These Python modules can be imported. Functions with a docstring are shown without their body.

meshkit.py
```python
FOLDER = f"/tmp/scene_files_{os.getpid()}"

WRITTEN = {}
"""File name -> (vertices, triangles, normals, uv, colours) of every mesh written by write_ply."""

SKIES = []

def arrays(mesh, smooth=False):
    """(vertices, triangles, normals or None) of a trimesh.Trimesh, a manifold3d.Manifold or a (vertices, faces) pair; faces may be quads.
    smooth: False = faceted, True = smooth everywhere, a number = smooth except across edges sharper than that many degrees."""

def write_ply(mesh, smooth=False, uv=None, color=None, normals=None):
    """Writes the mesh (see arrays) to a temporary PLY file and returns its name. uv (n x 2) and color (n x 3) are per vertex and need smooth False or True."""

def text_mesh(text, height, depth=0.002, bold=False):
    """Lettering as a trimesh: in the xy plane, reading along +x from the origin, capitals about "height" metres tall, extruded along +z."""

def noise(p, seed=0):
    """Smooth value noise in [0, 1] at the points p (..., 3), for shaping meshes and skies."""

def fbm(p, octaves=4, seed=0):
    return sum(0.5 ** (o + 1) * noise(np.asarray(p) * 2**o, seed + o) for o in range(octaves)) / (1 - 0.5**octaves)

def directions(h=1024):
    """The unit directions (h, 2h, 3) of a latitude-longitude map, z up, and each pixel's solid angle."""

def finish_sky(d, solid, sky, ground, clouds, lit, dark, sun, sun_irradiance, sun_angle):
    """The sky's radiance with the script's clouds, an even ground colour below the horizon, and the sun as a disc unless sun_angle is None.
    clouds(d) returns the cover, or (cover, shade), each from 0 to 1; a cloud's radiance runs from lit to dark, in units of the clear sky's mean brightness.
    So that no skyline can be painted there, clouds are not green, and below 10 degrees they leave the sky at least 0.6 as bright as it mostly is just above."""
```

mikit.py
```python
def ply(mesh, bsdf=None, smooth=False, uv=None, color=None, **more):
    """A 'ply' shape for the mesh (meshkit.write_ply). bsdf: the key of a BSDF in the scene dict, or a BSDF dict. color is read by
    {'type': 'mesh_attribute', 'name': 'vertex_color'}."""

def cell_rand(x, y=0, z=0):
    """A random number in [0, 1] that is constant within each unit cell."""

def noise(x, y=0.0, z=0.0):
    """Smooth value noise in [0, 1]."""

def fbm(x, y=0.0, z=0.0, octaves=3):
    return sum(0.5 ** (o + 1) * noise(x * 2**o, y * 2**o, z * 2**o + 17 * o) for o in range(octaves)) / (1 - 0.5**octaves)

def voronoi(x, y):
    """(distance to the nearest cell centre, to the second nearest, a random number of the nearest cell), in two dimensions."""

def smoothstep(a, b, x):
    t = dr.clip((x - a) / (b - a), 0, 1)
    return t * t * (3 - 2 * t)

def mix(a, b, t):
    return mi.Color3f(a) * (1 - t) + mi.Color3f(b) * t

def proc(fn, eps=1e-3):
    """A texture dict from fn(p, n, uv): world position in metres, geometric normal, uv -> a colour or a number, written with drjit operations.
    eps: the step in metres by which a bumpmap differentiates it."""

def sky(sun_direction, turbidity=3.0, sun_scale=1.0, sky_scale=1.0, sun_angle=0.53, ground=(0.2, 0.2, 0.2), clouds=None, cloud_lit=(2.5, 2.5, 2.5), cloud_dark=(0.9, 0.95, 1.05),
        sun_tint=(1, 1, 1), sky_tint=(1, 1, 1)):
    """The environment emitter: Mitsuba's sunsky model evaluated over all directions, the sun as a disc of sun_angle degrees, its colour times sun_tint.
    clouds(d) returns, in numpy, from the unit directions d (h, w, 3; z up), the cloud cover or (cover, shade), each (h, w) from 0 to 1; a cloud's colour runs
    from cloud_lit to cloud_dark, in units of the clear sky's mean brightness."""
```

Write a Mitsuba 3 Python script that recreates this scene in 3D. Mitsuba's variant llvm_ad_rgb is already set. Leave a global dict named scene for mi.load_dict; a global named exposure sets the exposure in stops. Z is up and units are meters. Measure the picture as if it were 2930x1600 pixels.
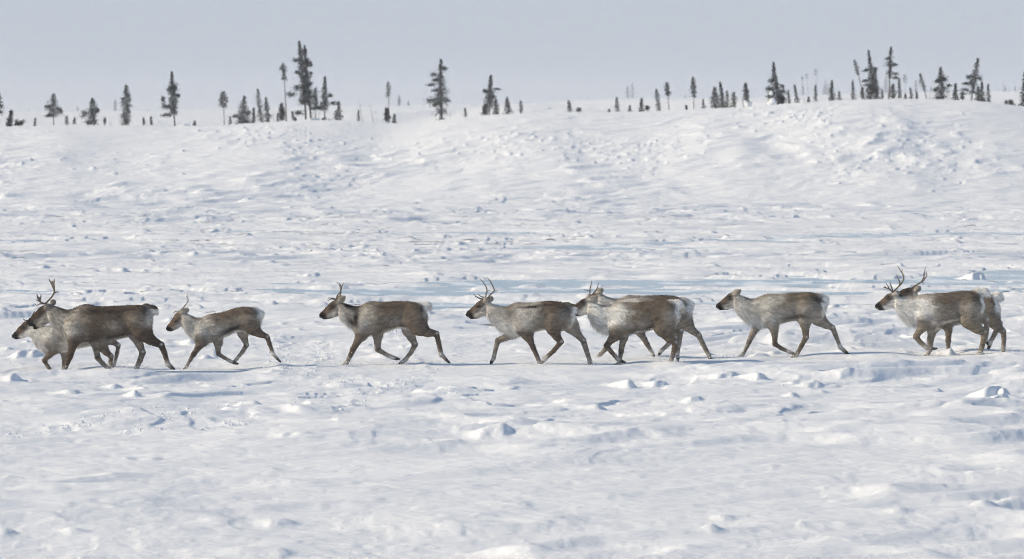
import math, random
import numpy as np
import trimesh
import drjit as dr
import mitsuba as mi
import mikit, meshkit
from scipy.ndimage import gaussian_filter

scene, labels = {}, {}
T = mi.ScalarTransform4f

# ---------------------------------------------------------------- camera, sky, exposure
CAM_Z = 4.31
PITCH = 2.292
scene['camera'] = {
    'type': 'thinlens',
    'fov': 13.12, 'fov_axis': 'x',
    'aperture_radius': 0.021, 'focus_distance': 72.0,
    'near_clip': 0.5, 'far_clip': 6000.0,
    'to_world': T().look_at(origin=[0, 0, CAM_Z], target=[0, 100, CAM_Z - 100 * math.tan(math.radians(PITCH))], up=[0, 0, 1]),
    'medium': {'type': 'ref', 'id': 'air'},
}
scene['sky_light'] = mikit.sky([-0.84, -0.18, 0.50], turbidity=3.0, sun_scale=1.0, sky_scale=1.28, sun_angle=1.2,
                               sun_tint=(0.91, 0.985, 1.11), ground=(0.75, 0.77, 0.8), sky_tint=(1.0, 0.93, 0.87),
                               clouds=lambda d: 0.8 * np.clip(1.0 - d[..., 2] / 0.5, 0, 1), cloud_lit=(1.44, 1.55, 1.86))
exposure = 1.51
# the drifting ice haze of the photograph: one closed box round everything
scene['air'] = {'type': 'homogeneous', 'albedo': {'type': 'rgb', 'value': [0.835, 0.87, 0.93]}, 'sigma_t': 0.0004}
scene['haze'] = {'type': 'cube', 'to_world': T().translate([0, 1000, 1.0]).scale([1700, 1700, 14.0]),
                 'bsdf': {'type': 'null'}, 'interior': {'type': 'ref', 'id': 'air'}}
labels['haze'] = {'kind': 'stuff', 'label': 'thin bright ice haze in the cold air that pales the far trees', 'category': 'haze'}

# ---------------------------------------------------------------- materials
def vcol(rough=None):
    return {'type': 'twosided', 'bsdf': {'type': 'diffuse', 'reflectance': {'type': 'mesh_attribute', 'name': 'vertex_color'}}}

def snow_col(p, n, uv):
    a = mikit.fbm(p.x * 1.7, p.y * 0.8, p.z * 3.0, 3)
    return mikit.mix((0.84, 0.865, 0.90), (0.895, 0.91, 0.93), a)

def ice_col(p, n, uv):
    a = mikit.fbm(p.x * 0.35, p.y * 0.12, 0.0, 4)
    b = mikit.smoothstep(0.50, 0.68, mikit.fbm(p.x * 1.6 + 7, p.y * 0.9 + p.x * 0.3, 3.0, 4))
    return mikit.mix(mikit.mix((0.33, 0.425, 0.515), (0.47, 0.56, 0.64), a), (0.80, 0.83, 0.87), b * 0.75)

def snow_bump(p, n, uv):
    return mikit.fbm(p.x * 9.0, p.y * 5.0, p.z * 9.0, 3) * 0.02 + mikit.fbm(p.x * 2.2, p.y * 1.1, 1.0, 2) * 0.02

scene['snow_mat'] = {'type': 'twosided', 'bsdf': {'type': 'bumpmap', 'scale': 1.0, 'bump': mikit.proc(snow_bump, 0.01),
                     'b': {'type': 'diffuse', 'reflectance': mikit.proc(snow_col)}}}
scene['crumb_mat'] = {'type': 'twosided', 'bsdf': {'type': 'diffuse', 'reflectance': {'type': 'rgb', 'value': [0.87, 0.885, 0.91]}}}
scene['ice_mat'] = {'type': 'twosided', 'bsdf': {'type': 'principled', 'base_color': mikit.proc(ice_col), 'roughness': 0.5, 'specular': 0.2}}
scene['coat_mat'] = vcol()
scene['antler_mat'] = {'type': 'twosided', 'bsdf': {'type': 'principled', 'base_color': {'type': 'mesh_attribute', 'name': 'vertex_color'}, 'roughness': 0.55, 'specular': 0.4}}
scene['hoof_mat'] = {'type': 'principled', 'base_color': {'type': 'rgb', 'value': [0.035, 0.03, 0.027]}, 'roughness': 0.5}
scene['eye_mat'] = {'type': 'principled', 'base_color': {'type': 'rgb', 'value': [0.008, 0.006, 0.005]}, 'roughness': 0.12}
scene['needle_mat'] = vcol()
scene['bark_mat'] = vcol()

def struct(name, mesh_dict):
    scene[name] = mesh_dict
    labels[name] = {'kind': 'structure'}

# ---------------------------------------------------------------- measured poses and places, in metres
POSES = {
    'lead': dict(
        at=(-6.48, 69.9),
        sec=[(-0.818, 1.128, 0.871), (-0.755, 1.119, 0.786), (-0.68, 1.097, 0.731), (-0.605, 1.068, 0.669), (-0.518, 1.04, 0.602), (-0.431, 1.057, 0.559), (-0.356, 1.09, 0.546), (-0.293, 1.119, 0.542), (-0.231, 1.133, 0.537), (-0.156, 1.127, 0.536), (-0.056, 1.102, 0.536), (0.131, 1.098, 0.544), (0.256, 1.104, 0.561), (0.381, 1.11, 0.599), (0.493, 1.117, 0.627), (0.593, 1.113, 0.621), (0.693, 1.089, 0.659), (0.768, 1.044, 0.746), (0.818, 0.946, 0.846)],
        head=[(-0.818, 1.053, 0.082), (-0.892, 0.997, 0.085), (-0.992, 0.915, 0.07), (-1.073, 0.846, 0.057), (-1.115, 0.821, 0.042)],
        jaw=[(-0.855, 0.884, 0.077), (-0.942, 0.815, 0.05), (-1.017, 0.753, 0.032)],
        eye=(-0.94, 0.99),
        ears=[(-1, (-0.811, 1.059, 0.037), (-0.832, 1.115, 0.03)), (1, (-0.755, 1.122, 0.035), (-0.724, 1.184, 0.027))],
        legs=[('f', -1, 1, [(-0.393, 0.759, 0.162), (-0.393, 0.571, 0.097), (-0.431, 0.421, 0.062), (-0.466, 0.308, 0.056), (-0.508, 0.196, 0.042), (-0.555, 0.077, 0.04), (-0.595, -0.008, 0.037)]), ('f', 1, 0, [(-0.168, 0.721, 0.137), (-0.094, 0.559, 0.087), (-0.069, 0.421, 0.056), (-0.041, 0.277, 0.047), (0.031, 0.189, 0.037), (0.137, 0.102, 0.037), (0.175, 0.027, 0.035)]), ('h', -1, 0, [(0.618, 0.896, 0.218), (0.68, 0.709, 0.15), (0.805, 0.571, 0.09), (0.97, 0.49, 0.055), (1.02, 0.371, 0.046), (1.077, 0.183, 0.04), (1.179, 0.095, 0.032)]), ('h', 1, 1, [(0.543, 0.871, 0.2), (0.555, 0.659, 0.119), (0.599, 0.521, 0.075), (0.665, 0.358, 0.052), (0.624, 0.233, 0.045), (0.562, 0.102, 0.037), (0.505, 0.023, 0.035)])],
        antlers=[(-1, [[(-0.852, 1.132, 0.016), (-0.793, 1.19, 0.015), (-0.74, 1.249, 0.015), (-0.705, 1.309, 0.016), (-0.703, 1.372, 0.017), (-0.72, 1.434, 0.02), (-0.755, 1.484, 0.012), (-0.78, 1.524, 0.006)], [(-0.715, 1.422, 0.017), (-0.695, 1.478, 0.011), (-0.69, 1.529, 0.006)], [(-0.736, 1.459, 0.015), (-0.728, 1.499, 0.006)], [(-0.7, 1.309, 0.011), (-0.661, 1.317, 0.007), (-0.628, 1.318, 0.004)], [(-0.855, 1.132, 0.015), (-0.905, 1.149, 0.014), (-0.942, 1.182, 0.015), (-0.965, 1.234, 0.015), (-0.976, 1.29, 0.006)], [(-0.936, 1.178, 0.015), (-0.92, 1.234, 0.012), (-0.909, 1.284, 0.005)], [(-0.886, 1.132, 0.011), (-0.942, 1.128, 0.01), (-0.986, 1.109, 0.007), (-1.017, 1.137, 0.004)], [(-0.952, 1.172, 0.01), (-0.992, 1.197, 0.005)]])],
        palms=[(-1, [(-0.715, 1.384, 0.017), (-0.7, 1.384, 0.017), (-0.749, 1.472, 0.011), (-0.7, 1.49, 0.011), (-0.73, 1.472, 0.015)]), (-1, [(-0.93, 1.172, 0.012), (-0.957, 1.209, 0.012), (-0.92, 1.215, 0.011), (-0.967, 1.247, 0.01)])],
        tail=[(0.768, 1.072, 0.056), (0.849, 1.04, 0.045), (0.895, 0.99, 0.022)],
    ),
    'young_behind': dict(
        at=(-7.01, 70.7),
        sec=[(-0.656, 0.781, 0.579), (-0.581, 0.75, 0.478), (-0.505, 0.743, 0.389), (-0.429, 0.75, 0.338), (-0.341, 0.754, 0.332), (-0.215, 0.756, 0.319), (-0.088, 0.75, 0.326), (0.038, 0.741, 0.37), (0.164, 0.731, 0.395), (0.29, 0.725, 0.421), (0.417, 0.718, 0.44), (0.518, 0.712, 0.452), (0.606, 0.687, 0.49), (0.656, 0.63, 0.541)],
        head=[(-0.65, 0.769, 0.073), (-0.707, 0.737, 0.073), (-0.783, 0.68, 0.061), (-0.865, 0.604, 0.043), (-0.911, 0.579, 0.035)],
        jaw=[(-0.688, 0.642, 0.066), (-0.783, 0.592, 0.045), (-0.871, 0.556, 0.028)],
        eye=(-0.764, 0.725),
        ears=[(-1, (-0.612, 0.781, 0.033), (-0.568, 0.832, 0.023)), (1, (-0.593, 0.794, 0.03), (-0.549, 0.845, 0.02))],
        legs=[('f', -1, 0, [(-0.316, 0.528, 0.126), (-0.252, 0.376, 0.078), (-0.328, 0.294, 0.058), (-0.422, 0.199, 0.04), (-0.366, 0.098, 0.033), (-0.29, -0.001, 0.032), (-0.183, -0.019, 0.03)]), ('f', 1, 1, [(-0.24, 0.516, 0.126), (-0.126, 0.364, 0.073), (-0.114, 0.224, 0.048), (-0.12, 0.136, 0.038), (-0.124, 0.06, 0.033), (-0.129, 0.009, 0.033), (-0.158, -0.035, 0.03)]), ('h', -1, 1, [(0.467, 0.579, 0.164), (0.48, 0.452, 0.101), (0.568, 0.326, 0.061), (0.641, 0.262, 0.043), (0.629, 0.174, 0.035), (0.634, 0.085, 0.033), (0.694, 0.037, 0.028)]), ('h', 1, 0, [(0.505, 0.604, 0.151), (0.568, 0.516, 0.076), (0.669, 0.478, 0.053), (0.742, 0.427, 0.038), (0.722, 0.3, 0.033), (0.682, 0.136, 0.03), (0.644, 0.054, 0.028)])],
        antlers=[(-1, [[(-0.679, 0.83, 0.01), (-0.713, 0.832, 0.009), (-0.738, 0.842, 0.008), (-0.76, 0.854, 0.004)]]), (1, [[(-0.619, 0.908, 0.01), (-0.6, 0.943, 0.009), (-0.588, 0.981, 0.004)], [(-0.638, 0.832, 0.01), (-0.629, 0.87, 0.01), (-0.619, 0.908, 0.01)]])],
        palms=[],
        tail=[(0.631, 0.668, 0.038), (0.675, 0.63, 0.025)],
    ),
    'small': dict(
        at=(-4.63, 70.9),
        sec=[(-0.622, 0.948, 0.701), (-0.571, 0.943, 0.649), (-0.524, 0.922, 0.608), (-0.468, 0.895, 0.546), (-0.406, 0.872, 0.497), (-0.334, 0.869, 0.472), (-0.262, 0.897, 0.472), (-0.2, 0.923, 0.478), (-0.129, 0.938, 0.484), (-0.046, 0.946, 0.513), (0.036, 0.966, 0.551), (0.139, 1.0, 0.6), (0.242, 1.029, 0.642), (0.334, 1.042, 0.649), (0.416, 1.043, 0.627), (0.499, 1.03, 0.624), (0.56, 1.005, 0.649), (0.601, 0.964, 0.711), (0.622, 0.897, 0.783)],
        head=[(-0.637, 0.917, 0.068), (-0.694, 0.866, 0.066), (-0.756, 0.783, 0.056), (-0.817, 0.716, 0.043), (-0.853, 0.685, 0.035)],
        jaw=[(-0.663, 0.783, 0.062), (-0.735, 0.721, 0.041), (-0.812, 0.668, 0.023)],
        eye=(-0.723, 0.814),
        ears=[(-1, (-0.622, 0.948, 0.035), (-0.599, 1.005, 0.027)), (1, (-0.571, 0.959, 0.031), (-0.555, 1.01, 0.023))],
        legs=[('f', -1, 1, [(-0.314, 0.618, 0.123), (-0.319, 0.474, 0.078), (-0.375, 0.381, 0.053), (-0.445, 0.278, 0.043), (-0.494, 0.196, 0.031), (-0.55, 0.098, 0.028), (-0.622, -0.002, 0.025)]), ('f', 1, 0, [(-0.108, 0.618, 0.113), (-0.062, 0.464, 0.07), (-0.062, 0.371, 0.047), (-0.057, 0.283, 0.039), (0.036, 0.221, 0.031), (0.144, 0.16, 0.031), (0.262, 0.111, 0.025)]), ('h', -1, 0, [(0.437, 0.825, 0.17), (0.499, 0.701, 0.108), (0.612, 0.613, 0.068), (0.73, 0.562, 0.043), (0.766, 0.453, 0.037), (0.828, 0.278, 0.032), (0.946, 0.149, 0.025)]), ('h', 1, 0, [(0.334, 0.783, 0.154), (0.334, 0.608, 0.08), (0.36, 0.515, 0.056), (0.394, 0.423, 0.043), (0.324, 0.309, 0.036), (0.231, 0.196, 0.031), (0.175, 0.118, 0.025)])],
        antlers=[(-1, [[(-0.643, 0.984, 0.009), (-0.607, 1.025, 0.009), (-0.56, 1.08, 0.009), (-0.527, 1.132, 0.009), (-0.53, 1.17, 0.008), (-0.542, 1.201, 0.007), (-0.542, 1.228, 0.006), (-0.514, 1.252, 0.003)]]), (1, [[(-0.653, 0.964, 0.009), (-0.694, 0.965, 0.008), (-0.74, 0.961, 0.007), (-0.783, 0.933, 0.003)]])],
        palms=[],
        tail=[(0.571, 0.979, 0.035), (0.622, 0.938, 0.031), (0.627, 0.897, 0.021)],
    ),
    'dark_collar': dict(
        at=(-2.09, 72.15),
        sec=[(-0.715, 1.063, 0.797), (-0.655, 1.054, 0.743), (-0.583, 1.033, 0.682), (-0.498, 0.999, 0.625), (-0.438, 0.991, 0.582), (-0.365, 1.003, 0.541), (-0.299, 1.043, 0.525), (-0.232, 1.072, 0.521), (-0.16, 1.076, 0.521), (-0.063, 1.065, 0.526), (0.045, 1.067, 0.565), (0.166, 1.076, 0.611), (0.287, 1.078, 0.633), (0.395, 1.077, 0.616), (0.492, 1.063, 0.592), (0.577, 1.042, 0.604), (0.649, 1.003, 0.664), (0.697, 0.93, 0.737), (0.715, 0.846, 0.785)],
        head=[(-0.746, 1.027, 0.077), (-0.806, 0.979, 0.077), (-0.884, 0.918, 0.065), (-0.963, 0.852, 0.051), (-0.999, 0.834, 0.041)],
        jaw=[(-0.776, 0.882, 0.068), (-0.866, 0.834, 0.043), (-0.954, 0.8, 0.027)],
        eye=(-0.826, 0.988),
        ears=[(-1, (-0.721, 1.07, 0.041), (-0.625, 1.142, 0.039)), (1, (-0.739, 1.088, 0.034), (-0.679, 1.148, 0.027))],
        legs=[('f', -1, 1, [(-0.341, 0.688, 0.145), (-0.353, 0.519, 0.092), (-0.42, 0.41, 0.063), (-0.486, 0.289, 0.051), (-0.534, 0.18, 0.039), (-0.597, 0.065, 0.036), (-0.694, -0.007, 0.03)]), ('f', 1, 0, [(-0.136, 0.664, 0.121), (-0.094, 0.507, 0.077), (-0.094, 0.386, 0.058), (-0.091, 0.283, 0.051), (0.021, 0.214, 0.036), (0.136, 0.156, 0.039), (0.269, 0.117, 0.029)]), ('h', -1, 0, [(0.516, 0.809, 0.199), (0.589, 0.652, 0.133), (0.721, 0.567, 0.08), (0.864, 0.549, 0.051), (0.9, 0.41, 0.043), (0.945, 0.204, 0.04), (1.084, 0.059, 0.031)]), ('h', 1, 1, [(0.432, 0.773, 0.181), (0.407, 0.592, 0.099), (0.456, 0.471, 0.07), (0.514, 0.362, 0.051), (0.45, 0.234, 0.041), (0.359, 0.119, 0.039), (0.214, -0.002, 0.031)])],
        antlers=[(-1, [[(-0.773, 1.085, 0.011), (-0.739, 1.166, 0.011), (-0.691, 1.227, 0.012), (-0.673, 1.299, 0.012), (-0.701, 1.354, 0.008), (-0.752, 1.394, 0.004)], [(-0.673, 1.299, 0.01), (-0.647, 1.342, 0.007), (-0.634, 1.378, 0.004)], [(-0.778, 1.088, 0.01), (-0.806, 1.106, 0.01), (-0.848, 1.105, 0.007), (-0.902, 1.076, 0.004)]]), (1, [[(-0.746, 1.1, 0.011), (-0.691, 1.191, 0.011), (-0.696, 1.257, 0.01), (-0.709, 1.318, 0.008), (-0.703, 1.342, 0.004)], [(-0.758, 1.097, 0.01), (-0.812, 1.116, 0.008), (-0.86, 1.116, 0.007), (-0.911, 1.119, 0.004)]])],
        palms=[],
        tail=[(0.661, 1.003, 0.048), (0.721, 1.003, 0.043), (0.764, 0.961, 0.027)],
    ),
    'tall_antlers': dict(
        at=(0.3, 72.2),
        sec=[(-0.708, 1.049, 0.807), (-0.648, 1.047, 0.746), (-0.587, 1.025, 0.686), (-0.515, 1.001, 0.623), (-0.442, 0.992, 0.571), (-0.37, 0.993, 0.533), (-0.297, 1.037, 0.519), (-0.213, 1.061, 0.516), (-0.116, 1.052, 0.514), (-0.031, 1.054, 0.534), (0.029, 1.058, 0.561), (0.15, 1.07, 0.589), (0.271, 1.077, 0.616), (0.379, 1.075, 0.601), (0.476, 1.065, 0.577), (0.561, 1.043, 0.601), (0.633, 1.006, 0.662), (0.681, 0.94, 0.722), (0.708, 0.855, 0.783)],
        head=[(-0.744, 1.043, 0.077), (-0.811, 0.989, 0.075), (-0.895, 0.928, 0.063), (-0.974, 0.87, 0.051), (-1.01, 0.849, 0.041)],
        jaw=[(-0.787, 0.88, 0.065), (-0.877, 0.831, 0.043), (-0.962, 0.802, 0.027)],
        eye=(-0.847, 0.998),
        ears=[(-1, (-0.72, 1.061, 0.036), (-0.72, 1.128, 0.031)), (1, (-0.66, 1.067, 0.034), (-0.629, 1.134, 0.027))],
        legs=[('f', 1, 0, [(-0.237, 0.662, 0.133), (-0.285, 0.528, 0.08), (-0.406, 0.474, 0.063), (-0.527, 0.425, 0.051), (-0.563, 0.298, 0.039), (-0.599, 0.135, 0.036), (-0.651, 0.041, 0.031)]), ('f', -1, 1, [(-0.116, 0.686, 0.157), (-0.05, 0.528, 0.089), (0.005, 0.407, 0.056), (0.041, 0.322, 0.048), (0.101, 0.189, 0.039), (0.144, 0.08, 0.039), (0.15, 0.005, 0.034)]), ('h', -1, 0, [(0.379, 0.807, 0.199), (0.367, 0.637, 0.115), (0.428, 0.492, 0.07), (0.494, 0.413, 0.051), (0.379, 0.268, 0.04), (0.24, 0.141, 0.039), (0.162, 0.032, 0.031)]), ('h', 1, 1, [(0.536, 0.807, 0.193), (0.657, 0.662, 0.121), (0.754, 0.54, 0.072), (0.857, 0.425, 0.053), (0.911, 0.262, 0.045), (0.965, 0.092, 0.04), (0.984, -0.007, 0.039)])],
        antlers=[(-1, [[(-0.726, 1.116, 0.011), (-0.723, 1.173, 0.011), (-0.706, 1.231, 0.011), (-0.718, 1.297, 0.011), (-0.756, 1.366, 0.008), (-0.831, 1.453, 0.004)], [(-0.703, 1.233, 0.008), (-0.672, 1.243, 0.006), (-0.654, 1.25, 0.004)], [(-0.732, 1.116, 0.011), (-0.79, 1.107, 0.011), (-0.853, 1.128, 0.01), (-0.895, 1.156, 0.008), (-0.921, 1.19, 0.004)]]), (1, [[(-0.69, 1.122, 0.011), (-0.66, 1.164, 0.011), (-0.593, 1.228, 0.012), (-0.605, 1.291, 0.011), (-0.648, 1.376, 0.01), (-0.71, 1.456, 0.004)], [(-0.593, 1.228, 0.008), (-0.557, 1.231, 0.006), (-0.524, 1.242, 0.004)], [(-0.72, 1.128, 0.01), (-0.787, 1.134, 0.008), (-0.823, 1.156, 0.007), (-0.847, 1.185, 0.004)]])],
        palms=[],
        tail=[(0.645, 1.001, 0.041), (0.7, 0.964, 0.036), (0.718, 0.904, 0.022)],
    ),
    'pale_mane': dict(
        at=(1.98, 72.4),
        sec=[(-0.745, 1.07, 0.809), (-0.685, 1.058, 0.7), (-0.612, 1.04, 0.609), (-0.539, 1.01, 0.563), (-0.467, 0.991, 0.547), (-0.394, 0.994, 0.539), (-0.321, 1.028, 0.527), (-0.248, 1.055, 0.51), (-0.176, 1.061, 0.505), (-0.067, 1.046, 0.518), (0.055, 1.044, 0.535), (0.176, 1.057, 0.556), (0.297, 1.069, 0.591), (0.418, 1.08, 0.597), (0.515, 1.078, 0.578), (0.6, 1.058, 0.591), (0.673, 1.016, 0.663), (0.721, 0.943, 0.736), (0.745, 0.87, 0.785)],
        head=[(-0.745, 1.052, 0.075), (-0.812, 1.01, 0.075), (-0.897, 0.955, 0.063), (-0.97, 0.906, 0.053), (-1.006, 0.9, 0.044)],
        jaw=[(-0.782, 0.906, 0.065), (-0.873, 0.86, 0.044), (-0.957, 0.846, 0.029)],
        eye=(-0.839, 1.048),
        ears=[(-1, (-0.711, 1.076, 0.036), (-0.618, 1.143, 0.032)), (1, (-0.733, 1.089, 0.034), (-0.727, 1.161, 0.029))],
        legs=[('f', -1, 0, [(-0.273, 0.651, 0.158), (-0.297, 0.505, 0.09), (-0.37, 0.426, 0.063), (-0.442, 0.341, 0.051), (-0.37, 0.244, 0.04), (-0.261, 0.123, 0.039), (-0.133, 0.053, 0.029)]), ('f', 1, 1, [(-0.2, 0.627, 0.133), (-0.161, 0.469, 0.068), (-0.182, 0.347, 0.051), (-0.2, 0.238, 0.046), (-0.215, 0.153, 0.036), (-0.23, 0.05, 0.036), (-0.358, -0.029, 0.029)]), ('h', -1, 1, [(0.503, 0.809, 0.206), (0.479, 0.627, 0.145), (0.576, 0.469, 0.085), (0.679, 0.39, 0.056), (0.658, 0.262, 0.046), (0.612, 0.104, 0.039), (0.557, 0.036, 0.034)]), ('h', 1, 0, [(0.6, 0.797, 0.182), (0.661, 0.676, 0.097), (0.721, 0.603, 0.068), (0.77, 0.572, 0.051), (0.745, 0.396, 0.044), (0.715, 0.189, 0.036), (0.727, 0.062, 0.029)])],
        antlers=[(-1, [[(-0.707, 1.137, 0.011), (-0.714, 1.228, 0.011), (-0.703, 1.295, 0.01), (-0.69, 1.35, 0.007), (-0.684, 1.407, 0.004)], [(-0.714, 1.225, 0.008), (-0.751, 1.234, 0.007), (-0.806, 1.256, 0.004)], [(-0.709, 1.225, 0.007), (-0.67, 1.232, 0.004)]]), (1, [[(-0.685, 1.149, 0.011), (-0.642, 1.198, 0.011), (-0.602, 1.246, 0.01), (-0.585, 1.297, 0.007), (-0.567, 1.353, 0.004)]])],
        palms=[],
        tail=[(0.636, 1.028, 0.048), (0.733, 1.022, 0.044), (0.804, 0.967, 0.022)],
    ),
    'bald_behind': dict(
        at=(2.2, 73.9),
        sec=[(-0.76, 1.133, 0.873), (-0.698, 1.115, 0.811), (-0.611, 1.069, 0.743), (-0.512, 1.037, 0.668), (-0.413, 1.042, 0.6), (-0.339, 1.079, 0.575), (-0.265, 1.101, 0.569), (-0.166, 1.096, 0.573), (-0.042, 1.09, 0.578), (0.082, 1.092, 0.6), (0.242, 1.099, 0.619), (0.366, 1.096, 0.613), (0.465, 1.089, 0.588), (0.564, 1.065, 0.582), (0.663, 1.032, 0.613), (0.725, 0.999, 0.675), (0.76, 0.935, 0.749)],
        head=[(-0.778, 1.084, 0.074), (-0.84, 1.04, 0.074), (-0.908, 0.978, 0.064), (-0.976, 0.91, 0.052), (-1.007, 0.892, 0.042)],
        jaw=[(-0.809, 0.947, 0.067), (-0.889, 0.898, 0.045), (-0.97, 0.861, 0.03)],
        eye=(-0.852, 1.053),
        ears=[(-1, (-0.753, 1.14, 0.04), (-0.71, 1.201, 0.037)), (1, (-0.772, 1.146, 0.032), (-0.76, 1.189, 0.027))],
        legs=[('f', 1, 0, [(-0.364, 0.675, 0.124), (-0.5, 0.451, 0.072), (-0.574, 0.315, 0.057), (-0.642, 0.191, 0.047), (-0.722, 0.11, 0.037), (-0.784, 0.054, 0.035), (-0.841, -0.004, 0.03)]), ('f', -1, 0, [(-0.191, 0.675, 0.136), (-0.079, 0.489, 0.074), (-0.011, 0.377, 0.054), (0.038, 0.29, 0.045), (0.088, 0.203, 0.036), (0.137, 0.123, 0.032), (0.162, 0.054, 0.027)]), ('h', -1, 1, [(0.601, 0.774, 0.186), (0.7, 0.613, 0.106), (0.799, 0.507, 0.069), (0.898, 0.433, 0.052), (0.966, 0.29, 0.043), (1.071, 0.092, 0.04), (1.115, -0.01, 0.035)]), ('h', 1, 0, [(0.527, 0.774, 0.173), (0.515, 0.6, 0.099), (0.515, 0.476, 0.064), (0.496, 0.377, 0.049), (0.391, 0.265, 0.04), (0.28, 0.16, 0.036), (0.236, 0.086, 0.03)])],
        antlers=[],
        palms=[],
        tail=[(0.7, 1.003, 0.042), (0.768, 0.947, 0.037), (0.777, 0.873, 0.022)],
    ),
    'antlerless': dict(
        at=(4.48, 74.4),
        sec=[(-0.767, 1.094, 0.834), (-0.703, 1.088, 0.759), (-0.638, 1.072, 0.694), (-0.573, 1.045, 0.634), (-0.498, 1.02, 0.586), (-0.422, 1.019, 0.568), (-0.357, 1.042, 0.555), (-0.292, 1.074, 0.54), (-0.217, 1.101, 0.536), (-0.12, 1.101, 0.549), (-0.023, 1.102, 0.577), (0.096, 1.112, 0.616), (0.215, 1.119, 0.64), (0.323, 1.124, 0.64), (0.431, 1.127, 0.618), (0.528, 1.124, 0.607), (0.614, 1.102, 0.629), (0.69, 1.072, 0.683), (0.744, 1.029, 0.759), (0.767, 0.953, 0.823)],
        head=[(-0.767, 1.061, 0.071), (-0.827, 1.018, 0.071), (-0.908, 0.959, 0.06), (-0.989, 0.899, 0.05), (-1.032, 0.883, 0.041)],
        jaw=[(-0.8, 0.91, 0.065), (-0.891, 0.872, 0.043), (-0.989, 0.847, 0.026)],
        eye=(-0.851, 1.038),
        ears=[(-1, (-0.757, 1.088, 0.039), (-0.665, 1.159, 0.037)), (1, (-0.757, 1.099, 0.032), (-0.703, 1.148, 0.026))],
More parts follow.
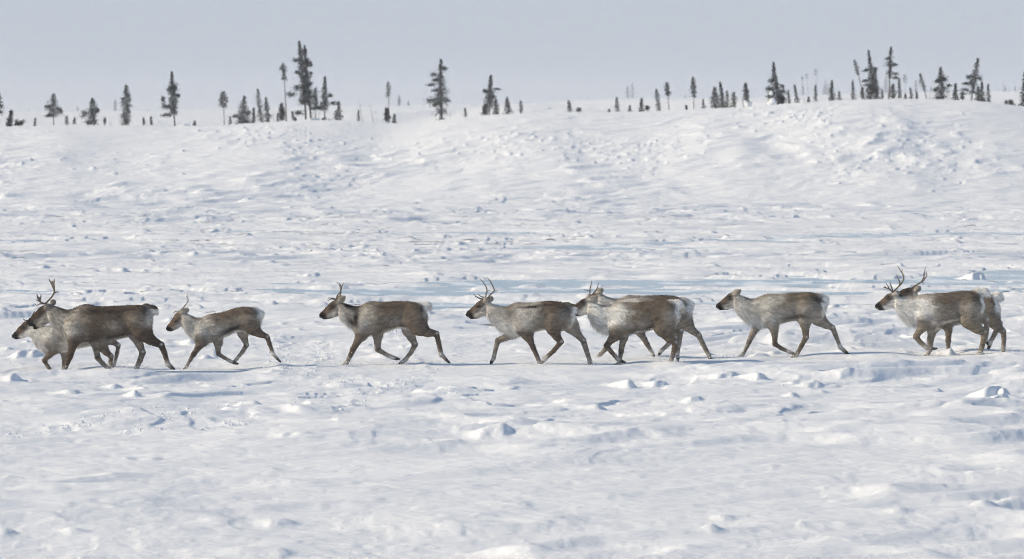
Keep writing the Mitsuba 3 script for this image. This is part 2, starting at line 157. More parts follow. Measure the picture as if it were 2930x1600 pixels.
        legs=[('f', 1, 1, [(-0.292, 0.705, 0.119), (-0.379, 0.553, 0.073), (-0.449, 0.412, 0.056), (-0.508, 0.283, 0.045), (-0.551, 0.191, 0.035), (-0.611, 0.077, 0.032), (-0.697, -0.007, 0.027)]), ('f', -1, 0, [(-0.174, 0.705, 0.14), (-0.109, 0.542, 0.08), (-0.09, 0.402, 0.054), (-0.085, 0.256, 0.047), (0.021, 0.187, 0.036), (0.15, 0.126, 0.036), (0.269, 0.072, 0.027)]), ('h', -1, 1, [(0.441, 0.878, 0.194), (0.409, 0.683, 0.119), (0.42, 0.521, 0.069), (0.431, 0.364, 0.052), (0.366, 0.239, 0.043), (0.269, 0.061, 0.039), (0.134, -0.016, 0.028)]), ('h', 1, 0, [(0.539, 0.856, 0.194), (0.657, 0.672, 0.119), (0.776, 0.575, 0.076), (0.889, 0.521, 0.05), (0.938, 0.402, 0.041), (1.019, 0.196, 0.037), (1.186, 0.047, 0.03)])],
        antlers=[],
        palms=[],
        tail=[(0.7, 1.051, 0.047), (0.76, 1.007, 0.041), (0.774, 0.942, 0.024)],
    ),
    'right_front': dict(
        at=(7.17, 74.65),
        sec=[(-0.749, 1.078, 0.826), (-0.684, 1.052, 0.735), (-0.62, 1.027, 0.651), (-0.542, 1.024, 0.574), (-0.465, 1.033, 0.552), (-0.387, 1.051, 0.557), (-0.31, 1.076, 0.546), (-0.22, 1.091, 0.539), (-0.129, 1.094, 0.536), (-0.026, 1.095, 0.546), (0.09, 1.102, 0.583), (0.207, 1.12, 0.616), (0.323, 1.134, 0.645), (0.439, 1.14, 0.632), (0.542, 1.135, 0.606), (0.62, 1.121, 0.632), (0.684, 1.085, 0.71), (0.73, 1.007, 0.787), (0.749, 0.917, 0.839)],
        head=[(-0.762, 1.046, 0.077), (-0.833, 0.994, 0.077), (-0.923, 0.93, 0.065), (-1.001, 0.878, 0.054), (-1.033, 0.871, 0.044)],
        jaw=[(-0.801, 0.897, 0.067), (-0.904, 0.855, 0.044), (-0.997, 0.836, 0.028)],
        eye=(-0.861, 1.027),
        ears=[(-1, (-0.755, 1.059, 0.036), (-0.721, 1.098, 0.031)), (1, (-0.723, 1.072, 0.034), (-0.684, 1.117, 0.026))],
        legs=[('f', -1, 0, [(-0.271, 0.71, 0.155), (-0.265, 0.548, 0.09), (-0.336, 0.457, 0.067), (-0.398, 0.367, 0.054), (-0.323, 0.276, 0.041), (-0.22, 0.181, 0.041), (-0.041, 0.155, 0.031)]), ('f', 1, 1, [(-0.181, 0.684, 0.142), (-0.129, 0.515, 0.072), (-0.136, 0.412, 0.052), (-0.148, 0.321, 0.049), (-0.158, 0.205, 0.039), (-0.168, 0.069, 0.037), (-0.265, -0.01, 0.031)]), ('h', -1, 1, [(0.517, 0.852, 0.213), (0.491, 0.658, 0.155), (0.633, 0.502, 0.093), (0.755, 0.438, 0.065), (0.736, 0.295, 0.052), (0.684, 0.088, 0.044), (0.575, 0.018, 0.034)]), ('h', 1, 0, [(0.607, 0.852, 0.181), (0.697, 0.71, 0.09), (0.762, 0.664, 0.067), (0.807, 0.638, 0.054), (0.807, 0.477, 0.046), (0.794, 0.308, 0.039), (0.826, 0.218, 0.031)])],
        antlers=[(-1, [[(-0.781, 1.113, 0.013), (-0.723, 1.169, 0.013), (-0.678, 1.227, 0.013), (-0.671, 1.272, 0.013), (-0.7, 1.343, 0.01), (-0.73, 1.421, 0.005)], [(-0.788, 1.113, 0.012), (-0.839, 1.162, 0.012), (-0.891, 1.182, 0.01), (-0.953, 1.195, 0.004)], [(-0.839, 1.162, 0.01), (-0.878, 1.227, 0.008), (-0.91, 1.272, 0.004)], [(-0.781, 1.113, 0.012), (-0.807, 1.201, 0.012), (-0.829, 1.246, 0.009), (-0.835, 1.305, 0.004)], [(-0.888, 1.182, 0.009), (-0.936, 1.221, 0.004)]]), (1, [[(-0.749, 1.134, 0.013), (-0.691, 1.188, 0.013), (-0.633, 1.246, 0.013), (-0.588, 1.324, 0.013), (-0.6, 1.402, 0.012), (-0.646, 1.479, 0.009), (-0.687, 1.557, 0.004)], [(-0.62, 1.44, 0.009), (-0.607, 1.466, 0.006), (-0.598, 1.492, 0.004)]])],
        palms=[],
        tail=[(0.671, 1.117, 0.057), (0.768, 1.111, 0.049), (0.839, 1.046, 0.023)],
    ),
    'right_behind': dict(
        at=(7.53, 75.5),
        sec=[(-0.705, 1.061, 0.852), (-0.627, 1.028, 0.669), (-0.549, 1.015, 0.551), (-0.47, 1.019, 0.485), (-0.366, 1.025, 0.456), (-0.261, 1.028, 0.456), (-0.144, 1.028, 0.479), (-0.013, 1.028, 0.505), (0.118, 1.028, 0.531), (0.248, 1.032, 0.538), (0.379, 1.035, 0.525), (0.496, 1.028, 0.531), (0.601, 1.015, 0.577), (0.666, 0.963, 0.655), (0.705, 0.871, 0.734)],
        head=[(-0.718, 1.087, 0.071), (-0.79, 1.081, 0.068), (-0.875, 1.061, 0.06), (-0.953, 1.022, 0.05), (-0.993, 1.002, 0.042)],
        jaw=[(-0.757, 1.009, 0.057), (-0.849, 0.976, 0.042), (-0.94, 0.963, 0.026)],
        eye=(-0.838, 1.103),
        ears=[(-1, (-0.679, 1.107, 0.042), (-0.614, 1.166, 0.034)), (1, (-0.705, 1.127, 0.034), (-0.653, 1.179, 0.026))],
        legs=[('f', -1, 1, [(-0.209, 0.642, 0.144), (-0.131, 0.446, 0.063), (-0.128, 0.341, 0.052), (-0.131, 0.25, 0.05), (-0.131, 0.145, 0.038), (-0.128, 0.034, 0.038), (-0.229, -0.036, 0.031)]), ('f', 1, 0, [(-0.34, 0.616, 0.144), (-0.353, 0.446, 0.073), (-0.379, 0.341, 0.052), (-0.398, 0.263, 0.044), (-0.411, 0.171, 0.037), (-0.421, 0.079, 0.037), (-0.392, 0.014, 0.029)]), ('h', -1, 1, [(0.549, 0.799, 0.196), (0.614, 0.616, 0.131), (0.705, 0.485, 0.086), (0.799, 0.413, 0.055), (0.812, 0.289, 0.044), (0.807, 0.119, 0.039), (0.797, 0.019, 0.037)]), ('h', 1, 0, [(0.522, 0.773, 0.183), (0.627, 0.616, 0.104), (0.705, 0.564, 0.073), (0.76, 0.538, 0.055), (0.679, 0.367, 0.044), (0.601, 0.223, 0.042), (0.562, 0.086, 0.034)])],
        antlers=[(-1, [[(-0.744, 1.146, 0.012), (-0.679, 1.192, 0.012), (-0.601, 1.242, 0.012), (-0.546, 1.29, 0.012), (-0.555, 1.375, 0.009), (-0.525, 1.509, 0.004)], [(-0.542, 1.294, 0.01), (-0.503, 1.362, 0.008), (-0.52, 1.447, 0.004)], [(-0.581, 1.247, 0.007), (-0.542, 1.205, 0.003)]]), (1, [[(-0.731, 1.153, 0.012), (-0.666, 1.192, 0.01), (-0.575, 1.251, 0.01), (-0.535, 1.323, 0.009), (-0.509, 1.388, 0.004)]])],
        palms=[],
        tail=[(0.627, 0.996, 0.057), (0.718, 1.009, 0.057), (0.777, 0.97, 0.044)],
    ),
}
TREES = [
    (-24.33, 211.2, 3.38, 0.01, 4.73, 0.22, 3.77, 'ragged', 'dark spruce half cut off by the left edge of the photo'),
    (-23.38, 206.8, 3.09, 0.14, 3.85, 0.17, 3.12, 'scrub', 'dark ragged shrub leaning right, the leftmost scrub on the snow ridge'),
    (-22.25, 207.7, 3.09, 0.02, 3.54, 0.07, 3.16, 'sapling', 'thin stub of a sapling between the leftmost shrub and the first small tree'),
    (-21.5, 209.0, 3.16, 0.0, 4.65, 0.34, 3.63, 'ragged', 'small round-crowned spruce on a short trunk, first whole tree from left'),
    (-21.45, 214.7, 3.21, -0.02, 3.6, 0.13, 3.24, 'sapling', 'small grey bush just right of the round-crowned spruce at far left'),
    (-19.84, 211.7, 3.32, -0.09, 4.46, 0.23, 3.33, 'column', 'thick dark stubby spruce with a rounded top, second whole tree from the left'),
    (-23.11, 209.3, 3.17, -0.07, 3.27, 0.29, 3.19, 'scrub', 'low brown twigs lying along the snow left of the first round-crowned spruce'),
    (-21.89, 222.9, 3.2, 0.0, 3.49, 0.09, 3.23, 'sapling', 'pale wispy sapling left of the thick stubby spruce'),
    (-19.35, 211.8, 3.24, 0.0, 3.55, 0.09, 3.26, 'sapling', 'tiny spruce between the stubby spruce and the plump column spruce at left'),
    (-18.32, 211.2, 3.21, 0.04, 5.06, 0.26, 3.24, 'column', 'plump column-shaped spruce, third whole tree from the left'),
    (-17.7, 214.1, 3.23, 0.0, 3.51, 0.08, 3.25, 'sapling', 'tiny spruce tuft right of the plump column-shaped spruce'),
    (-17.19, 212.3, 3.18, -0.01, 3.59, 0.07, 3.2, 'sapling', 'slim sapling second to the right of the plump column-shaped spruce'),
    (-15.73, 208.0, 3.1, -0.15, 5.68, 0.26, 3.77, 'spire', 'tall spruce with a dense spire and bare lower trunk, tallest in the left quarter'),
    (-14.87, 208.8, 3.09, 0.0, 3.38, 0.11, 3.1, 'sapling', 'lone tiny spruce in the gap right of the tall left-quarter spire'),
    (-13.49, 209.1, 3.1, -0.06, 4.77, 0.22, 4.06, 'lollipop', 'small spruce with a tuft on a long pale trunk, first such from the left'),
    (-13.68, 216.3, 3.16, 0.0, 3.55, 0.11, 3.18, 'sapling', 'pale thin bush at the foot of the first bare-trunked tufted spruce'),
    (-12.86, 213.0, 3.2, 0.06, 4.56, 0.28, 3.25, 'ragged', 'short broad spruce with spreading lower boughs, left of the tall twin group'),
    (-12.37, 213.9, 3.25, -0.02, 4.0, 0.08, 3.32, 'sapling', 'narrow grey sapling just left of the leaning column spruce by the twin group'),
    (-11.95, 212.9, 3.25, -0.2, 4.9, 0.15, 3.37, 'column', 'left-leaning narrow spruce with a rounded head, left of the tall twin group'),
    (-11.61, 212.1, 3.27, -0.1, 4.46, 0.17, 3.3, 'ragged', 'ragged spruce touching the right side of the left-leaning narrow spruce'),
    (-11.05, 214.4, 3.59, -0.04, 4.17, 0.2, 3.61, 'scrub', 'dark little bush under the tall bare trunk with two tufts'),
    (-10.75, 212.4, 3.29, -0.16, 6.11, 0.17, 5.36, 'pompom', 'tall thin spruce with two small tufts on a long grey trunk, left of the twins'),
    (-10.39, 212.7, 3.42, -0.1, 3.81, 0.12, 3.47, 'sapling', 'small drooping sapling between the bare trunk with two tufts and the twins'),
    (-9.8, 212.1, 3.35, -0.33, 7.16, 0.28, 4.25, 'twin', 'tallest tree of all, dense dark head, left trunk of the tall twin pair'),
    (-9.63, 214.1, 3.34, -0.33, 6.98, 0.23, 3.95, 'gappy', 'right trunk of the tall twin pair, leaning left with gaps and tufts'),
    (-9.46, 214.8, 3.34, -0.04, 4.93, 0.16, 3.95, 'ragged', 'half-height spruce just right of the tall twin pair'),
    (-8.87, 211.3, 3.37, 0.0, 5.46, 0.24, 3.96, 'spire', 'dark pointed spruce right of the tall twin pair, with a low bough to the right'),
    (-8.27, 212.5, 3.44, 0.0, 4.3, 0.22, 3.45, 'cone', 'dense little cone-shaped spruce right of the dark pointed spruce'),
    (-11.32, 212.0, 3.29, -0.02, 3.98, 0.02, 0, 'snag', 'thin pale bare stem between the left-leaning narrow spruce and the bare two-tufted trunk'),
    (-11.19, 213.0, 3.26, -0.01, 3.74, 0.08, 3.3, 'sapling', 'grey sapling left of the foot of the bare two-tufted trunk'),
    (-9.42, 211.9, 3.34, -0.05, 4.01, 0.02, 0, 'snag', 'first of three bare pale stems right of the tall twin trunks'),
    (-9.29, 211.8, 3.34, -0.04, 4.04, 0.02, 0, 'snag', 'second of three bare pale stems right of the tall twin trunks'),
    (-9.21, 213.3, 3.33, -0.04, 3.93, 0.02, 0, 'snag', 'third of three bare pale stems right of the tall twin trunks'),
    (-12.51, 215.1, 3.31, 0.03, 3.99, 0.08, 3.34, 'sapling', 'narrow grey sapling at the left foot of the left-leaning narrow spruce'),
    (-10.18, 210.1, 3.34, -0.04, 3.53, 0.1, 3.35, 'sapling', 'tiny dark tuft low on the snow just left of the tall twin trunks'),
    (-7.38, 214.4, 3.51, -0.01, 3.88, 0.07, 3.54, 'sapling', 'tiny tuft at the foot of the left pale snag'),
    (-6.99, 210.2, 3.26, -0.24, 4.43, 0.03, 0, 'snag', 'left one of two bare pale snags leaning left'),
    (-6.47, 209.2, 3.24, -0.22, 4.24, 0.03, 0, 'snag', 'right one of two bare pale snags leaning left'),
    (-5.83, 211.1, 3.38, -0.05, 5.22, 0.14, 4.54, 'lollipop', 'slim trunk with a single dark tuft at the top, right of the two pale snags'),
    (-5.9, 211.0, 3.67, -0.03, 3.96, 0.16, 3.72, 'scrub', 'small clump of needles low on the slim one-tufted trunk'),
    (-5.47, 207.0, 3.15, 0.01, 3.72, 0.17, 3.16, 'cone', 'squat dark bush at the foot of the slim one-tufted trunk'),
    (-3.31, 209.7, 3.47, -0.04, 6.27, 0.3, 3.58, 'gappy', 'tall one-sided spruce with shelves of boughs, alone in the middle of the ridge'),
    (-2.19, 213.3, 3.62, -0.06, 3.98, 0.09, 3.64, 'sapling', 'tiny cone-shaped spruce between the shelved spruce and the central pointed spruce'),
    (-2.93, 210.8, 3.42, 0.01, 3.81, 0.02, 0, 'snag', 'thin dead stick just right of the tall shelved spruce'),
    (-1.09, 212.0, 3.75, 0.08, 5.56, 0.25, 4.05, 'ragged', 'pointed spruce with spreading middle boughs, right of the tall shelved spruce'),
    (-1.33, 209.4, 3.65, 0.09, 4.18, 0.19, 3.65, 'scrub', 'dark scrub at the left foot of the pointed middle spruce'),
    (-0.78, 213.9, 3.75, 0.0, 4.42, 0.16, 3.76, 'column', 'brown stubby spruce at the right foot of the pointed middle spruce'),
    (-0.16, 211.6, 3.74, -0.08, 4.48, 0.23, 3.86, 'cone', 'small wide-skirted spruce on a short trunk near the middle of the ridge'),
    (0.43, 211.6, 3.71, -0.01, 4.33, 0.12, 3.73, 'column', 'stumpy grey spruce right of the small wide-skirted one'),
    (2.87, 213.4, 3.7, -0.17, 4.34, 0.17, 3.71, 'cone', 'short snow-dusted spruce leaning left, alone right of the middle'),
    (3.24, 212.3, 3.77, -0.06, 3.95, 0.16, 3.78, 'scrub', 'low brown scrub trailing from the short snow-dusted spruce'),
    (4.68, 214.1, 3.75, -0.01, 3.93, 0.09, 3.76, 'sapling', 'low bit of scrub just left of the dark stubby spruce with a pale trunk'),
    (5.05, 212.9, 3.76, -0.06, 4.49, 0.12, 3.78, 'column', 'dark stubby narrow spruce with a pale trunk on its right side'),
    (5.71, 215.5, 3.82, -0.01, 4.11, 0.09, 3.84, 'sapling', 'tiny spruce between the stubby narrow spruce and a pale bushy one'),
    (6.26, 215.5, 3.84, 0.01, 4.45, 0.18, 3.86, 'cone', 'pale olive bushy young spruce, left of the dark left-leaning spruce'),
    (6.44, 212.1, 3.88, -0.01, 4.06, 0.13, 3.9, 'scrub', 'low brown bush between the pale olive spruce and the dark leaning spruce'),
    (6.96, 210.7, 3.74, -0.14, 4.88, 0.15, 3.81, 'column', 'dark spruce leaning left on a forked stem'),
    (7.46, 211.1, 3.78, -0.13, 5.2, 0.16, 4.58, 'lollipop', 'tuft on a long pale bare trunk, right of the dark leaning spruce'),
    (8.44, 215.4, 3.86, -0.01, 4.11, 0.07, 3.88, 'sapling', 'tiny grey sapling between two bare-trunked tufted spruces'),
    (8.67, 212.3, 3.86, -0.06, 5.44, 0.16, 4.54, 'lollipop', 'narrow high crown on a thin trunk, second tufted spruce right of the dark leaning one'),
    (9.19, 213.6, 3.9, -0.03, 4.42, 0.11, 3.91, 'sapling', 'pale thin young spruce left of the dark clump of three'),
    (9.76, 213.7, 3.99, -0.05, 4.98, 0.23, 4.0, 'column', 'left tree of the dense dark clump, blunt and broad'),
    (10.07, 212.5, 3.98, -0.14, 5.22, 0.18, 4.0, 'spire', 'middle tree of the dense dark clump, with a sharp tip'),
    (10.35, 214.2, 3.99, -0.01, 4.81, 0.14, 4.01, 'ragged', 'right tree of the dense dark clump, brown and thin'),
    (10.72, 215.2, 4.01, 0.0, 4.74, 0.18, 4.07, 'ragged', 'sparse brown little spruce right of the dense dark clump'),
    (11.14, 210.8, 4.06, -0.1, 5.15, 0.19, 4.1, 'column', 'round-topped spruce with a snow-plastered foot'),
    (12.56, 209.7, 4.15, -0.26, 6.13, 0.29, 4.23, 'spire', 'big dark spire on the right half, leaning left, beside a snow-laden shrub'),
    (12.14, 208.2, 4.13, -0.06, 4.89, 0.2, 4.18, 'snowy', 'shrub loaded with round balls of snow at the left foot of the big dark spire'),
    (12.92, 212.8, 4.16, -0.03, 4.59, 0.18, 4.19, 'scrub', 'thin brown scrub at the right foot of the big dark spire'),
    (13.22, 212.3, 4.22, -0.07, 4.85, 0.12, 4.23, 'cone', 'little dark cone spruce, first to the right of the big dark spire'),
    (13.58, 211.2, 4.23, -0.19, 5.08, 0.13, 4.25, 'cone', 'little dark spruce leaning left, second to the right of the big dark spire'),
    (14.1, 211.5, 4.28, -0.02, 4.51, 0.09, 4.29, 'sapling', 'smallest dark tuft between the little leaning spruce and a slim young one'),
    (14.39, 211.0, 4.33, -0.02, 5.06, 0.13, 4.34, 'cone', 'slim young spruce right of the smallest dark tuft, before the hazy group'),
    (15.22, 211.9, 4.36, -0.01, 5.3, 0.18, 4.37, 'spire', 'neat dark little spire right of the hazy far trees'),
    (15.52, 210.6, 4.38, -0.07, 4.77, 0.14, 4.39, 'cone', 'low split cone just right of the neat dark little spire'),
    (16.36, 213.6, 4.47, -0.03, 5.31, 0.14, 4.49, 'cone', 'narrow dark little spruce left of the tall leaning group'),
    (16.99, 214.2, 4.58, -0.52, 6.3, 0.14, 5.58, 'lollipop', 'strongly left-leaning thin spruce with a white bare trunk'),
    (17.44, 214.4, 4.53, -0.3, 6.74, 0.24, 4.75, 'spire', 'tall spire in the right-hand group, dense above and open below'),
    (17.37, 211.7, 4.27, -0.15, 5.88, 0.2, 4.33, 'ragged', 'dark ragged spruce reaching low to the snow, right side of the leaning group'),
    (17.15, 213.4, 4.48, -0.03, 5.12, 0.25, 4.5, 'column', 'brown dense bush between the trunks of the leaning group'),
    (16.72, 212.6, 4.51, 0.0, 4.95, 0.13, 4.54, 'scrub', 'thin brown scrub at the left foot of the white leaning trunk'),
    (17.97, 212.4, 4.48, 0.08, 6.87, 0.19, 5.42, 'gappy', 'very tall slender spruce with a needle-sharp top, right of the leaning group'),
    (18.18, 215.4, 4.53, -0.13, 5.97, 0.03, 0, 'snag', 'bare thin snag hugging the left of the very tall slender spruce'),
    (18.18, 212.8, 4.37, 0.01, 5.13, 0.16, 4.38, 'column', 'brown column bush at the right foot of the very tall slender spruce'),
    (18.43, 211.7, 4.35, -0.05, 5.42, 0.13, 4.39, 'cone', 'slim dark spruce second to the right of the very tall slender spruce'),
    (17.8, 214.3, 4.34, 0.0, 4.86, 0.09, 4.37, 'sapling', 'small bush left of the foot of the very tall slender spruce'),
    (18.76, 212.4, 4.37, -0.01, 4.67, 0.11, 4.38, 'cone', 'tiny dark mound spruce right of the slim dark spruce'),
    (19.12, 213.0, 4.4, -0.07, 4.94, 0.14, 4.42, 'cone', 'little dark pointed spruce on the crest of the right-hand snow hill'),
    (19.23, 211.4, 4.45, -0.04, 4.77, 0.07, 4.46, 'sapling', 'narrow black sapling at the top of the right-hand snow hill'),
    (19.71, 211.1, 4.47, -0.38, 5.62, 0.13, 4.84, 'gappy', 'thin sparse spruce leaning left, alone right of the hilltop'),
    (19.84, 211.8, 4.47, 0.08, 5.17, 0.03, 0, 'snag', 'bare stick leaning right beside the thin sparse leaning spruce'),
    (20.34, 210.9, 4.42, -0.06, 5.91, 0.27, 4.48, 'ragged', 'full dark spruce on two stems, right of the sparse leaning one'),
    (20.77, 212.6, 4.4, -0.02, 5.03, 0.03, 0, 'snag', 'left bare stick right of the full two-stemmed spruce'),
    (21.08, 214.4, 4.4, -0.06, 4.96, 0.03, 0, 'snag', 'right bare stick right of the full two-stemmed spruce'),
    (21.06, 211.5, 4.35, -0.02, 5.15, 0.19, 4.37, 'cone', 'dense dark cone spruce left of the right-leaning sparse tree'),
    (21.48, 212.5, 4.34, 0.0, 4.74, 0.12, 4.37, 'scrub', 'pale wispy scrub at the foot of the right-leaning sparse tree'),
    (21.68, 210.6, 4.32, 0.33, 6.32, 0.26, 4.74, 'gappy', 'tall sparse spruce leaning right near the right edge'),
    (22.05, 211.0, 4.34, 0.03, 5.0, 0.17, 4.36, 'cone', 'left tree of the black clump by the right-leaning spruce'),
    (22.58, 213.9, 4.33, -0.03, 5.22, 0.21, 4.35, 'cone', 'middle and tallest tree of the black clump by the right-leaning spruce'),
    (22.64, 211.6, 4.32, -0.03, 5.11, 0.15, 4.34, 'cone', 'right tree of the black clump by the right-leaning spruce'),
    (23.13, 208.4, 4.07, -0.02, 4.32, 0.1, 4.08, 'scrub', 'left low black scrub on the far right slope'),
    (23.2, 206.8, 4.01, -0.06, 4.33, 0.18, 4.02, 'scrub', 'right low black scrub on the far right slope'),
    (24.29, 211.4, 4.1, 0.03, 5.73, 0.26, 4.12, 'spire', 'dark spruce half cut off by the right edge of the photo'),
]
FAR_TREES = [
    (-118.77, 1071.2, 0.52, 0.0, 1.55, 0.37, 0.57, 'sapling', 'tiny hazy spruce dot on the left skyline, first from the left edge'),
    (-115.03, 1060.4, 0.9, 0.0, 2.06, 0.36, 0.94, 'sapling', 'tiny hazy spruce dot on the left skyline, second from the left edge'),
    (-102.74, 978.0, 0.54, -0.04, 1.16, 0.34, 0.63, 'sapling', 'tiny hazy tuft low beside the left of the small round-crowned spruce'),
    (-104.97, 1177.8, 1.86, 0.08, 4.82, 0.46, 1.94, 'column', 'faint blurred far spruce just left of the plump column-shaped spruce'),
    (-90.33, 1108.4, 1.4, 0.0, 2.21, 0.38, 1.45, 'sapling', 'tiny hazy dot between the plump column spruce and the tall left-quarter spire'),
    (-117.74, 1208.8, 1.19, -0.14, 2.98, 0.47, 1.47, 'sapling', 'faint hazy spruce on the skyline just left of the thick stubby spruce'),
    (-53.95, 1232.5, 3.94, -0.11, 8.5, 0.68, 4.22, 'column', 'faint grey far spruce peeping between the twins and the dark pointed spruce'),
    (-27.26, 1077.0, 3.55, 0.0, 5.76, 0.47, 3.6, 'column', 'small hazy far spruce right of the slim one-tufted trunk'),
    (-26.15, 1124.5, 3.46, 0.0, 4.44, 0.36, 3.51, 'sapling', 'tiny hazy dot right of the small hazy spruce by the one-tufted trunk'),
    (38.64, 1487.5, 5.05, -0.1, 9.47, 0.75, 5.39, 'lollipop', 'left one of two hazy far spruces standing close together'),
    (41.22, 1524.9, 5.04, -0.03, 10.53, 0.84, 5.42, 'lollipop', 'right one of two hazy far spruces standing close together'),
    (53.81, 1381.1, 5.16, -0.09, 6.36, 0.47, 5.22, 'sapling', 'tiny hazy dot low on the skyline left of the narrow high crown'),
    (22.88, 1501.5, 4.96, 0.17, 7.97, 0.14, 0, 'snag', 'left one of two faint hazy poles on the middle skyline'),
    (25.76, 1513.7, 5.1, 0.0, 7.66, 0.14, 0, 'snag', 'right one of two faint hazy poles on the middle skyline'),
    (97.75, 1495.5, 6.35, -0.29, 10.35, 0.87, 6.46, 'cone', 'hazy far cone spruce, lower left of the far group with bare poles'),
    (106.37, 1624.4, 7.63, -0.59, 13.48, 0.55, 11.98, 'lollipop', 'hazy far pole with a small tuft, leftmost in the far group'),
    (103.58, 1548.9, 6.72, -1.21, 14.07, 0.68, 12.38, 'pompom', 'hazy far pole with two tufts, middle of the far group'),
    (105.41, 1537.1, 6.7, -0.82, 15.75, 0.97, 13.44, 'lollipop', 'tallest hazy far pole with a crooked top tuft'),
    (104.6, 1495.5, 6.82, 0.07, 10.1, 0.95, 6.93, 'cone', 'left cone of the hazy far clump of three beside the neat dark spire'),
    (104.02, 1476.8, 6.79, -0.11, 11.64, 1.01, 6.9, 'cone', 'middle and tallest cone of the hazy far clump of three'),
    (106.25, 1496.1, 6.82, -0.07, 10.28, 0.88, 6.93, 'cone', 'right cone of the hazy far clump of three beside the neat dark spire'),
    (107.87, 1287.4, 6.32, -0.03, 11.39, 0.47, 6.63, 'column', 'grey far spruce behind the bare thin snag'),
    (116.41, 1319.5, 6.43, -0.16, 12.3, 0.96, 9.9, 'lollipop', 'grey far tree with a round mop crown right of the slim dark spruce'),
    (119.36, 1316.6, 6.49, -0.03, 10.78, 0.45, 7.0, 'column', 'grey narrow far tree above the narrow black sapling on the hilltop'),
    (153.1, 1399.9, 7.0, -0.51, 11.6, 0.17, 0, 'snag', 'faint hazy leaning pole on the skyline toward the right edge'),
    (162.92, 1476.6, 7.04, -0.25, 10.85, 0.25, 7.15, 'sapling', 'thin hazy far stem touching a small hazy cone near the right edge'),
    (164.77, 1487.7, 6.99, -0.07, 9.45, 0.8, 7.06, 'cone', 'small hazy far cone with a thin stem at its left, near the right edge'),
    (166.08, 1487.1, 7.13, -0.07, 8.8, 0.51, 7.21, 'sapling', 'smallest hazy far spruce between two hazy cones near the right edge'),
    (167.7, 1485.4, 7.27, 0.0, 9.59, 0.72, 7.35, 'cone', 'pale far cone spruce nearest the right edge'),
]
CREST = [(-27.37, 3.08), (-23.69, 3.08), (-20.01, 3.15), (-15.41, 3.12), (-13.39, 3.15), (-10.81, 3.32), (-8.42, 3.43), (-6.22, 3.28), (-5.3, 3.13), (-3.83, 3.37), (-2.54, 3.5), (-0.7, 3.65), (1.14, 3.76), (3.9, 3.78), (6.66, 3.8), (8.5, 3.91), (10.34, 3.98), (12.36, 4.13), (14.57, 4.29), (16.77, 4.35), (18.61, 4.4), (21.37, 4.31), (22.66, 4.18), (23.69, 4.0), (27.81, 3.76)]
FAR_RIDGE = [(-143.7, 0.41), (-87.9, 1.07), (-43.3, 2.97), (1.3, 3.53), (23.7, 4.75), (68.3, 5.31), (85.0, 6.09), (112.9, 6.65), (143.7, 6.87)]
TRACKS = [[(-6.43, 56.99), (-6.21, 58.06), (-5.98, 58.48), (-5.7, 58.82), (-5.57, 59.43), (-5.42, 59.87), (-5.17, 60.69), (-5.05, 61.61), (-4.89, 61.99)], [(-5.07, 57.23), (-4.85, 57.73), (-4.71, 58.23), (-4.55, 58.4)], [(-4.79, 59.87), (-4.57, 60.5), (-4.43, 61.05), (-4.25, 62.38), (-3.99, 62.57), (-3.99, 63.86)], [(-4.22, 58.06), (-4.01, 58.91), (-3.8, 59.52), (-3.62, 59.96)], [(-2.35, 61.42), (-2.17, 63.45), (-1.93, 66.06), (-1.5, 67.64)], [(-1.98, 67.64), (-1.73, 67.26), (-1.4, 68.9)], [(-4.26, 81.09), (-3.98, 74.79), (-3.54, 68.9)], [(-3.19, 68.9), (-3.09, 74.21), (-3.5, 80.41)], [(-1.91, 74.21), (-1.79, 77.81), (-2.23, 83.91)], [(-1.27, 69.9), (-1.83, 76.57)], [(-2.8, 66.98), (-2.53, 67.93)], [(-0.91, 64.73), (-0.65, 66.98)]]
BLOCKS = [(1.8, 67.81, 0.16, 0.16, 0.59), (-0.21, 56.35, 0.52, 0.18, 0.27), (2.61, 63.56, 0.25, 0.09, 0.15), (4.08, 64.53, 0.19, 0.08, 0.15), (7.03, 64.53, 0.58, 0.19, 0.3), (6.82, 62.18, 0.44, 0.2, 0.1), (3.55, 57.9, 0.19, 0.1, 0.27), (3.81, 68.23, 0.21, 0.11, 0.59), (1.03, 59.93, 0.28, 0.09, 0.19), (-2.31, 44.72, 0.32, 0.11, 0.28), (-4.29, 43.72, 0.21, 0.09, 0.17), (-4.96, 43.48, 0.2, 0.14, 0.2), (2.15, 45.02, 0.16, 0.09, 0.14), (1.96, 43.41, 0.15, 0.1, 0.14), (3.99, 45.51, 0.25, 0.08, 0.14), (4.9, 45.97, 0.25, 0.09, 0.22), (-4.31, 53.22, 0.17, 0.07, 0.08), (-4.62, 53.22, 0.08, 0.09, 0.25), (-5.77, 50.89, 0.1, 0.06, 0.08), (-2.86, 56.0, 0.18, 0.07, 0.09), (-2.65, 56.0, 0.26, 0.09, 0.09), (-4.86, 108.3, 0.39, 0.11, 0.34), (-5.91, 66.33, 0.18, 0.08, 0.31), (-5.55, 66.09, 0.16, 0.07, 0.36), (-6.38, 64.0, 0.15, 0.08, 0.45), (-6.33, 64.0, 0.2, 0.08, 0.3), (-5.42, 63.93, 0.12, 0.11, 0.3), (-5.09, 74.15, 0.17, 0.08, 0.12), (-5.53, 77.84, 0.37, 0.12, 0.37), (4.54, 66.9, 0.37, 0.08, 0.32), (2.27, 68.15, 0.32, 0.1, 0.32), (3.32, 68.75, 0.43, 0.1, 0.43), (5.14, 68.57, 0.27, 0.06, 0.32), (-2.76, 66.9, 0.21, 0.07, 0.21), (-7.95, 73.16, 0.52, 0.13, 0.34), (11.28, 107.67, 0.51, 0.25, 0.68), (-1.16, 133.97, 0.42, 0.15, 0.63)]

